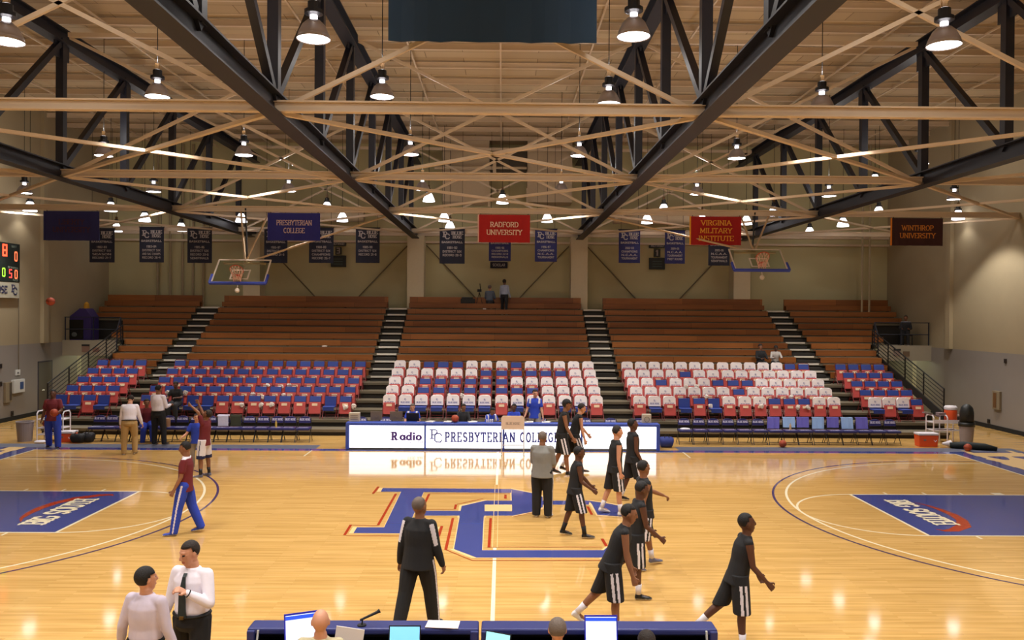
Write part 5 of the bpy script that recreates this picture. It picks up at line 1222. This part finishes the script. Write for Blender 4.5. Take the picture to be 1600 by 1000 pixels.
def bin_(u, v, lab, lid, h_=.68, r1=.2):
    p = onF(u, v); t = thing('trash_bin', p, lab, 'trash bin'); b = MB(); b.lathe([(r1*.82, 0), (r1, h_), (r1*1.06, h_), (r1*1.06, h_+.03), (r1*.9, h_+.03), (r1*.78, .03)], p, 22); b.build('bin_body', mat('bin_beige_grey', (.56, .52, .52), .6), t, p, smooth=False)
    if lid:
        b = MB(); b.lathe([(r1*1.1, h_+.03), (r1*1.1, h_+.16)], p, 22); b.lathe([(r1*.95, h_+.16), (r1*.95, h_+.5), (r1*.8, h_+.66), (r1*.45, h_+.75), (.02, h_+.78)], p, 22); b.build('domed_lid', mat('bin_lid_dark', (.10, .11, .10), .5), t, p, smooth=True)
        b = MB(); b.box(p+Vector((0, -r1*.93, h_+.33)), (.2, .03, .2)); b.build('flap', mat('bin_flap', (.07, .07, .08), .5), t, p)
bin_(1510, 694, 'beige bin with tall black domed lid by the right wall', True, .58, .23)
bin_(39, 689, 'open beige grey bin beside the white ball rack at left', False, .62, .26)
def cart(u, v, lab, n, items=True):
    """white tube cart with two trays"""
    p = onF(u, v); t = thing('tube_cart' if items else 'ball_rack', p, lab, 'cart'); wd, dp, hh = (.95, .5, .92) if items else (.85, .45, .98)
    for s in (-1, 1):
        for k in range(2 if not items else 2):
            x = p.x+s*wd/2
        b = MB(); x = p.x+s*wd/2
        b.tube([(x, p.y-dp/2, .0), (x, p.y-dp/2, hh-.08), (x, p.y-dp/2+.07, hh), (x, p.y+dp/2-.07, hh), (x, p.y+dp/2, hh-.08), (x, p.y+dp/2, 0)], .022, 8); b.build('end_frame', wplast, t, p)
    if items: b = MB(); x = p.x; b.tube([(x, p.y-dp/2, .0), (x, p.y-dp/2, hh-.08), (x, p.y-dp/2+.07, hh), (x, p.y+dp/2-.07, hh), (x, p.y+dp/2, hh-.08), (x, p.y+dp/2, 0)], .022, 8); b.build('middle_frame', wplast, t, p)
    for z in ((.40, .66) if items else (.2, .42, .7)):
        b = MB(); b.mm((p.x-wd/2, p.y-dp/2, z), (p.x+wd/2, p.y+dp/2, z+.03 if z > .5 or not items else z+.02)); 
        if items and z > .5: b.mm((p.x-wd/2, p.y-dp/2-.01, z), (p.x+wd/2, p.y-dp/2+.01, z+.12))
        b.build('tray', wplast, t, p)
    return p
p = cart(1474, 690, 'white tube cart with trays at the right end of the court carrying a water jug', 3)
j = p+Vector((.24, 0, .69)); t = thing('water_jug', j, 'round orange water jug with white lid standing on the white cart', 'water jug')
b = MB(); b.lathe([(.17, 0), (.2, .06), (.2, .38), (.19, .42)], j, 22); b.build('body', orange, t, j, smooth=True); b = MB(); b.lathe([(.205, .42), (.21, .44), (.21, .50), (.17, .55), (.05, .56)], j, 22); b.build('lid', wplast, t, j, smooth=False)
b = MB(); b.tube([j+Vector((0, -.2, .08)), j+Vector((0, -.25, .08)), j+Vector((0, -.25, .04))], .012, 6); b.build('tap', wplast, t, j)
b = MB(); c = p+Vector((-.3, -.05, .93)); b.box(c+Vector((-.15, 0, .01)), (.55, .2, .04), Matrix.Rotation(.25, 3, 'Y')); b.box(c+Vector((.2, .05, .02)), (.25, .2, .1)); tag(b.build('folded_towels', mat('towel_grey', (.50, .42, .42), .9), org=c), 'folded greyish towels lying over the left frame of the white cart', 'towels')
p = cart(84, 688, 'white tube ball rack behind the person in maroon at far left', 3, False)
for i, (dx, z) in enumerate(((-.22, .85), (-.02, .85), (-.25, .57))): basketball(p+Vector((dx, 0, z)), 'basketball on the white ball rack at left, %s' % ('upper tray, left' if i == 0 else 'upper tray, next to it' if i == 1 else 'lower tray'), None)
basketball(onF(1223, 699)+Z_*.12, 'basketball lying on the floor before the right team bench')
basketball(onF(1512, 705)+Z_*.12, 'basketball lying against the dark rolled mat at far right')
tag(basketball(aty(79, 471, 5.8), 'basketball flying through the air at left below the scoreboard'), 'basketball flying through the air at left below the scoreboard')
b = MB(); p0, p1 = onF(1484, 700), onF(1558, 705); b.tube([p0+Z_*.09, p0.lerp(p1, .3)+Z_*.12, p0.lerp(p1, .75)+Z_*.11, p1+Z_*.07], [.09, .12, .11, .06], 14)
tag(b.build('rolled_mat', mat('mat_green_black', (.08, .12, .12), .7, var=.2), org=p0, smooth=True), 'long dark rolled mat lying on the blue border at far right', 'mat')
b = MB(); p0 = onF(1472, 699); b.lathe([(.12, 0), (.03, .28)], (0, 0, 0), 14); R = Matrix.Rotation(-math.pi/2, 3, 'Y')
for i in range(len(b.v)): b.v[i] = R@b.v[i]+p0+Vector((.28, 0, .12))
tag(b.build('megaphone', wplast, org=p0), 'small white cone lying at the left tip of the dark mat', 'cone')
def duffel(u, v, lab, c, l=.5, r_=.15):
    p = onF(u, v); t = thing('duffel_bag', p, lab, 'bag'); b = MB(); b.tube([p+Vector((-l/2, 0, r_)), p+Vector((-l*.4, 0, r_*1.05)), p+Vector((l*.4, 0, r_*1.05)), p+Vector((l/2, 0, r_))], [r_*.8, r_, r_, r_*.8], 14); b.build('bag_body', c, t, p, smooth=True)
    b = MB(); b.tube([p+Vector((-l*.2, -r_*.6, r_*1.7)), p+Vector((-l*.1, -r_*.3, r_*2.6)), p+Vector((l*.1, -r_*.3, r_*2.6)), p+Vector((l*.2, -r_*.6, r_*1.7))], .012, 6); b.build('strap', black, t, p)
duffel(1041, 699, 'royal blue sports bag on the floor at the right end of the scorer table', mat('bag_blue', (.14, .20, .48), .7, bump=.4, scale=12), .42, .17)
duffel(122, 692, 'black sports bag on the floor left of the left bench, nearer the cooler', mat('bag_black', (.09, .09, .10), .7, bump=.4, scale=12), .4, .15); duffel(138, 691, 'black sports bag on the floor touching the first left bench chair', mat('bag_black2', (.12, .12, .14), .7, bump=.4, scale=12), .34, .16)
b = MB(); p0 = onF(64, 692); b.ell(p0+Z_*.04, (.22, .14, .05), nu=12, nv=6); tag(b.build('towel', mat('towel_white', (.86, .85, .88), .9, bump=.3, scale=20), org=p0), 'white towel heaped on the floor under the left ball rack', 'towel')
for u, c, lab in ((347, (.85, .84, .90), 'white towel hanging over the back of the tenth left bench chair'), (364, (.24, .25, .18), 'olive jacket hanging over the back of the eleventh left bench chair')):
    p0 = BENCH[min(LB, key=lambda q: abs(q-u))]+Vector((0, .13, .82)); b = MB(); b.box(p0+Vector((0, 0, .02)), (.38, .14, .05)); b.box(p0+Vector((.02, -.09, -.15)), (.34, .03, .34)); b.box(p0+Vector((0, .06, -.1)), (.34, .03, .28))
    tag(b.build('draped_cloth', mat('drape_%d' % u, c, .9, bump=.4, scale=14), org=p0, bevel=.01), lab, 'towel')
for u, c, lab in ((433, (.75, .62, .25), 'small yellow bottle standing on a left bench seat'), (1238, (.78, .66, .5), 'small tan bottle lying on a right bench seat'), (270, (.62, .46, .32), 'tan paper bag on the left bench beside the person in black trousers')):
    lst = LB if u < 600 else RB; q = BENCH[min(lst, key=lambda z: abs(z-u))]; p0 = q+Vector((0, -.05, .485)); b = MB(); b.lathe([(.035, 0), (.035, .15), (.015, .19), (.015, .22)] if u != 270 else [(.10, 0), (.11, .2), (.09, .27)], p0, 12)
    tag(b.build('bottle' if u != 270 else 'paper_bag', mat('item_%d' % u, c, .5), org=p0), lab, 'bottle' if u != 270 else 'bag')
b = MB(); p0 = BENCH[RB[0]]+Vector((0, -.03, .50)); b.ell(p0, (.17, .12, .035), nu=14, nv=6); tag(b.build('folded_towel', mat('towel_white', (0, 0, 0)), org=p0), 'white folded towel on the seat of the first right bench chair', 'towel')

# ------------------------------------------------------------------ side wall fittings
sb_m = mat('scoreboard_green', (.07, .11, .09), .6)
XS = -XW+.14; p0, p1 = atx(-30, 372, XS), atx(31, 466, XS)
yr = atx(31, 420, XS).y; yl = yr-3.2
zt, zm, zb_ = atx(31, 382, XS).z, atx(31, 441, XS).z, atx(31, 466, XS).z
t = thing('scoreboard', (XS, yr-1.6, zm), 'dark green scoreboard with red and green digits on the left wall', 'scoreboard')
b = MB(); b.mm((-XW+.004, yl, zm), (XS, yr, zt)); b.build('cabinet', sb_m, t, t.location)
def sd(s, yc, zc, h_, wd, c, em): 
    b = MB(); put_text(b, s, (XS+.01, yc, zc), Y_, Z_, h_, .17, False, .2, width=wd); b.build('digit', mat('digit_%d' % int(c[0]*100+c[1]*10), c, .5, emit=em, srgb=False), t, t.location)
HB = zt-zm
sd('8', yr-.98, zt-.2*HB, .27*HB, .3, (1, .08, .03), 2.2); sd('1', yr-1.42, zt-.2*HB, .27*HB, .2, (1, .08, .03), 2.2); sd('0', yr-.27, zt-.33*HB, .22*HB, .2, (1, .2, .08), .9)
sd('0', yr-1.05, zt-.77*HB, .2*HB, .2, (.35, .8, .05), .9); sd('5', yr-.62, zt-.79*HB, .2*HB, .2, (.9, .08, .06), .9); sd('0', yr-.26, zt-.80*HB, .2*HB, .2, (1, .22, .05), .7)
for yc, zc, s in ((yr-.4, zt-.08*HB, 'GUEST'), (yr-.27, zt-.64*HB, 'FOUL'), (yr-.62, zt-.63*HB, 'BON'), (yr-.3, zt-.95*HB, 'PLAYER')):
    b = MB(); put_text(b, s, (XS+.01, yc, zc), Y_, Z_, .07, .2, False, .16, width=.32); b.build('lettering', mat('score_ink', (.45, .50, .45), .6), t, t.location)
t = thing('sponsor_sign', (XS, yr-1.6, zb_), 'cream sign reading BLUE HOSE with emblem under the scoreboard', 'sign')
b = MB(); b.mm((-XW+.004, yl, zb_), (XS, yr-.05, zm-.03)); b.build('panel', mat('sign_pale', (.66, .64, .56), .7), t, t.location)
hh = zm-zb_; b = MB(); put_text(b, 'BLUE HOSE', (XS+.01, yr-1.7, (zm+zb_)/2), Y_, Z_, hh*.4, .2, False, .14, width=1.7); pc_logo(b, (XS+.01, yr-.38, (zm+zb_)/2), Y_, Z_, hh*.5, wt=.2); b.build('lettering', mat('sign_navy', (.16, .17, .30), .7), t, t.location)
def wallbox(s, uv0, uv1, dp, name, lab, cat, c, parts=()):
    xw = s*XW; a, c_ = atx(*uv0, xw-s*dp), atx(*uv1, xw-s*dp); b = MB(); y0, y1 = sorted((a.y, c_.y)); z0, z1 = sorted((a.z, c_.z))
    t = thing(name, (xw, (y0+y1)/2, z0), lab, cat); b.mm((xw-s*dp, y0, z0), (xw-s*.004, y1, z1)); b.build('case', c, t, t.location, bevel=.008)
    for (fa, fb, ga, gb, m_, nm) in parts:
        b = MB(); b.mm((xw-s*(dp+.012), y0+(y1-y0)*fa, z0+(z1-z0)*ga), (xw-s*dp, y0+(y1-y0)*fb, z0+(z1-z0)*gb)); b.build(nm, m_, t, t.location)
    return t
wb = mat('box_white', (.80, .80, .78), .5)
wallbox(-1, (22, 594), (39, 612), .12, 'first_aid_box', 'white wall box with a blue square on the left wall', 'wall box', wb, [(.55, .85, .25, .8, mat('box_blue', (.2, .3, .5), .5), 'blue_square')])
wallbox(-1, (25, 578), (32, 586), .05, 'small_sign', 'small white square sign above the wall box', 'sign', wb, [(.3, .6, .3, .6, mat('sign_speck', (.4, .4, .4), .6), 'symbol')])
wallbox(-1, (9, 598), (19, 628), .10, 'wall_phone', 'beige wall telephone panel at far left', 'telephone', mat('phone_beige', (.52, .47, .38), .6), [(.6, .9, .1, .95, mat('phone_dark', (.3, .26, .22), .6), 'handset')])
wallbox(1, (1550, 610), (1561, 641), .10, 'fire_extinguisher_cabinet', 'pale cabinet with a brown item on the right wall', 'wall cabinet', mat('phone_beige', (0, 0, 0)), [(.4, .8, .1, .9, mat('cab_brown', (.42, .28, .15), .6), 'door_window')])
for s, u, v, lab in ((-1, 2, 572, 'dark upper outlet at the far left edge of the left wall'), (-1, 2, 600, 'dark lower outlet at the far left edge of the left wall'), (-1, 20, 646, 'small dark outlet low on the left wall'), (1, 1570, 564, 'small dark horn on the right wall'), (1, 1544, 658, 'small dark outlet low on the right wall')):
    wallbox(s, (u-1.8, v-3.5), (u+1.8, v+3.5), .04, 'wall_outlet', lab, 'outlet', mat('outlet_brown', (.17, .13, .11), .6), [(.3, .7, .3, .7, black, 'socket')])
b = MB(); a = atx(28, 578, -XW); b.tube([(-XW+.03, a.y, a.z), (-XW+.03, a.y, 6.5)], .02, 6); tag(b.build('conduit', mat('conduit_tan', (.45, .40, .32), .6), org=a), 'thin conduit running up the left wall from the small white sign', 'conduit')
for s, u0, u1, v0, v1, c, lab in ((-1, 128, 140, 538, 550, (.48, .36, .30), 'notice with dark header on the left balcony front'), (-1, 145, 155, 543, 550, (.45, .33, .28), 'small brown notice on the left balcony front'), (1, 1396, 1407, 545, 556, (.50, .42, .38), 'notice with dark header on the right balcony front'), (1, 1411, 1421, 549, 557, (.38, .30, .22), 'small brown notice on the right balcony front')):
    a, c_ = aty(u0, v0, 17.89), aty(u1, v1, 17.89); t = thing('notice', ((a.x+c_.x)/2, 17.88, c_.z), lab, 'notice'); b = MB(); b.mm((a.x, 17.87, c_.z), (c_.x, 17.9, a.z)); b.build('sheet', mat('notice_%d' % u0, c, .7), t, t.location)
    if u1-u0 > 10: b = MB(); b.mm((a.x, 17.86, a.z-.08), (c_.x, 17.87, a.z)); b.build('header', black, t, t.location)
# purple booth and other things up on the balconies
pu = mat('booth_purple', (.20, .14, .40), .6); a, c_ = aty(106, 531, 18.5), aty(142, 531, 18.5); x0, x1 = a.x, c_.x; ztp = aty(130, 482, 18.5).z
t = thing('vending_booth', ((x0+x1)/2, 18.9, 3.), 'purple booth with slanted roof and dark window on the left balcony', 'booth')
b = MB(); b.prism([(x0, 18.5, 3.), (x1, 18.5, 3.), (x1, 18.5, ztp-.35), (x1-.25, 18.5, ztp), (x1-.5, 18.5, ztp), (x0, 18.5, ztp-.42)], (0, .7, 0)); b.build('housing', pu, t, t.location)
b = MB(); b.mm((x0+.04, 18.48, 3.05), (x0+.68, 18.5, ztp-.5)); b.build('window', mat('booth_dark', (.09, .09, .08), .3), t, t.location)
b = MB(); b.ell((x0+.3, 18.46, 3.25), (.12, .02, .1)); b.build('window_sticker', mat('booth_sticker', (.35, .36, .34), .6), t, t.location)
b = MB(); b.lathe([(.12, 0), (.1, .22), (.02, .3)], (x1-.37, 18.85, ztp), 12); b.build('top_light', mat('booth_yellow', (.75, .55, .10), .6), t, t.location)
b = MB(); b.mm((aty(1409, 474, 22).x, 21.9, aty(1409, 487, 22).z), (aty(1431, 474, 22).x, 22.0, aty(1409, 474, 22).z)); tag(b.build('poster', mat('poster_brown', (.42, .24, .10), .7), org=(17, 21.9, 4.8)), 'brown poster on the back wall behind the right balcony', 'poster')
b = MB(); b.mm((aty(1431, 476, 21.9).x, 21.8, aty(1431, 492, 22).z), (aty(1440, 476, 21.9).x, 22.0, aty(1431, 476, 22).z)); tag(b.build('wall_speaker', mat('box_white', (0, 0, 0)), org=(17.8, 21.9, 4.6)), 'small white box on the back wall beside the brown poster', 'wall box')
# camera gear at the top of the centre benches
yy = WY[10]+.3; zz = WZ[10]+.25
a, c_ = aty(720, 480, yy), aty(742, 480, yy); b = MB(); b.mm((a.x, yy-.15, zz), (c_.x, yy+.2, zz+.22)); b.mm((a.x+.05, yy-.1, zz+.22), (c_.x-.1, yy+.1, zz+.3)); tag(b.build('equipment_case', mat('case_dark', (.10, .11, .10), .6), org=(a.x, yy, zz), bevel=.01), 'dark equipment case on the top centre bench', 'case')
p = aty(749, 470, yy); t = thing('camera_tripod', (p.x, yy, zz), 'black video camera on a small tripod on the top centre bench', 'camera')
for dx, dy in ((-.14, -.1), (.14, -.1), (0, .12)): b = MB(); b.tube([(p.x+dx, yy+dy, zz), (p.x, yy, zz+.55)], .012, 6); b.build('leg', black, t, t.location)
b = MB(); b.box((p.x, yy, zz+.62), (.2, .12, .12)); b.tube([(p.x+.05, yy, zz+.68), (p.x+.02, yy, zz+.95)], .02, 6); b.build('camera_body', black, t, t.location)
a = aty(757, 487, WY[9]+.2); b = MB(); b.box((a.x, WY[9]+.2, WZ[9]+.28), (.14, .1, .05)); tag(b.build('paper_stack', mat('paper_white', (0, 0, 0)), org=a), 'small white paper on the bench below the seated person at the top', 'papers')
a = aty(507, 543, WY[3]+.2); b = MB(); b.ell((a.x, WY[3]+.2, WZ[3]+.29), (.12, .06, .04)); tag(b.build('plastic_bag', bag_m, org=a), 'crumpled white bag on a wooden bench of the left section', 'plastic bag')

# ------------------------------------------------------------------ near table
np_m = mat('near_pad_navy', (.16, .19, .42), .45); TZn = .86; yf, yn_ = -8.56, -8.82
xa, xb, xm = aty(391, 985, -8.7).x, aty(1117, 985, -8.7).x, aty(748, 985, -8.7).x
for x0, x1, sd_ in ((xa, xm, 'left'), (xm+.03, xb, 'right')):
    t = thing('press_table', ((x0+x1)/2, yf, 0), 'dark blue padded near table unit, %s half, open side towards the seats' % sd_, 'table', 'near table units')
    b = MB(); b.mm((x0, yn_, TZn-.07), (x1, yf, TZn)); b.build('table_top', np_m, t, t.location, bevel=.02)
    for x, w_ in ((x0, .09), (x1-.09, .09)): b = MB(); b.mm((x, yn_-.02, 0), (x+w_, yf, TZn-.02)); b.build('end_panel', np_m, t, t.location, bevel=.015)
    b = MB(); b.mm((x0+.09, yf-.06, .04), (x1-.09, yf-.02, TZn-.07)); b.build('front_board', black, t, t.location)
    b = MB(); b.mm((x0+.09, -9.3, .66), (x1-.09, yf-.06, .69)); b.build('desk_shelf', mat('desk_black', (.06, .06, .07), .5), t, t.location)
    for x in (x0+.5, x1-.5): b = MB(); b.beam((x, -9.2, 0), (x, -9.2, .66), .04, .04, up=(0, 1, 0)); b.build('leg', black, t, t.location)
xl = xa+.13; b = MB(); b.tube([(xl, yn_-.02, .85), (xl-.01, yn_-.05, .7), (xl+.02, yn_-.04, .5), (xl-.01, yn_-.03, .3)], .012, 6); tag(b.build('cable', wb, org=(xl, yn_, .85)), 'white cable hanging inside the left end of the near table', 'cable')
b = MB(); xl = xb-.13; b.tube([(xl, yn_-.02, .85), (xl+.01, yn_-.04, .6), (xl, yn_-.03, .3)], .012, 6); tag(b.build('cable', wb, org=(xl, yn_, .85)), 'white cable hanging inside the right end of the near table', 'cable')
def nlap(u, v, wpx, lab, rot, scr, frame, words, hh=None, tilt=12):
    y = -9.0; top_ = aty(u, v, y); w_ = wpx/146.; h_ = (top_.z-.71)/math.cos(math.radians(tilt)); p = Vector((top_.x, y, .69)); laptop(p, -90+rot, lab, w_, h_, scr, .75, frame, tilt, None, words)
fb = mat('laptop_blue_bezel', (.12, .14, .65), .4, emit=.25)
nlap(476, 960, 60, 'large laptop with white page on screen at the left of the near table', 22, (.85, .9, 1.), fb, True)
nlap(632, 980, 50, 'laptop with pale blue screen left of the papers on the near table', 0, (.50, .80, .95), black, False)
nlap(777, 990, 44, 'tilted laptop with pale cyan screen right of the table joint', -25, (.62, .88, .92), black, False)
nlap(940, 965, 52, 'laptop with blue edge and white page right of the grey-haired person', 0, (.85, .93, 1.), fb, True)
p = aty(692, 980, -8.7); p.z = TZn; b = MB(); b.box(p+Z_*.004, (.36, .22, .006), Matrix.Rotation(-.06, 3, 'Z')); b.box(p+Vector((-.03, -.02, .012)), (.30, .2, .004), Matrix.Rotation(-.1, 3, 'Z'))
tag(b.build('paper_stack', mat('paper_pink_white', (.93, .86, .86), .7), org=p), 'sheets of white paper lying on the near table top', 'papers')
p = aty(575, 976, -8.68); p.z = TZn; t = thing('microphone', p, 'black microphone on a small stand on the near table', 'microphone')
b = MB(); b.tube([p+Vector((-.06, -.05, .0)), p+Vector((-.05, -.05, .08))], .008, 6); b.lathe([(.05, 0), (.05, .012)], p+Vector((-.06, -.05, 0)), 12); b.build('stand', black, t, p)
b = MB(); b.tube([p+Vector((-.08, -.05, .06)), p+Vector((.1, .0, .13)), p+Vector((.13, .01, .145))], [.012, .016, .024], 10); b.build('handle_and_head', black, t, p)
b = MB(); p = aty(545, 996, -9.1); p.z = .69; b.box(p+Z_*.16, (.3, .01, .26), Matrix.Rotation(.15, 3, 'Y')); tag(b.build('paper_stack', mat('paper_white', (0, 0, 0)), org=p), 'white sheet beside the bald person at the near table', 'papers')
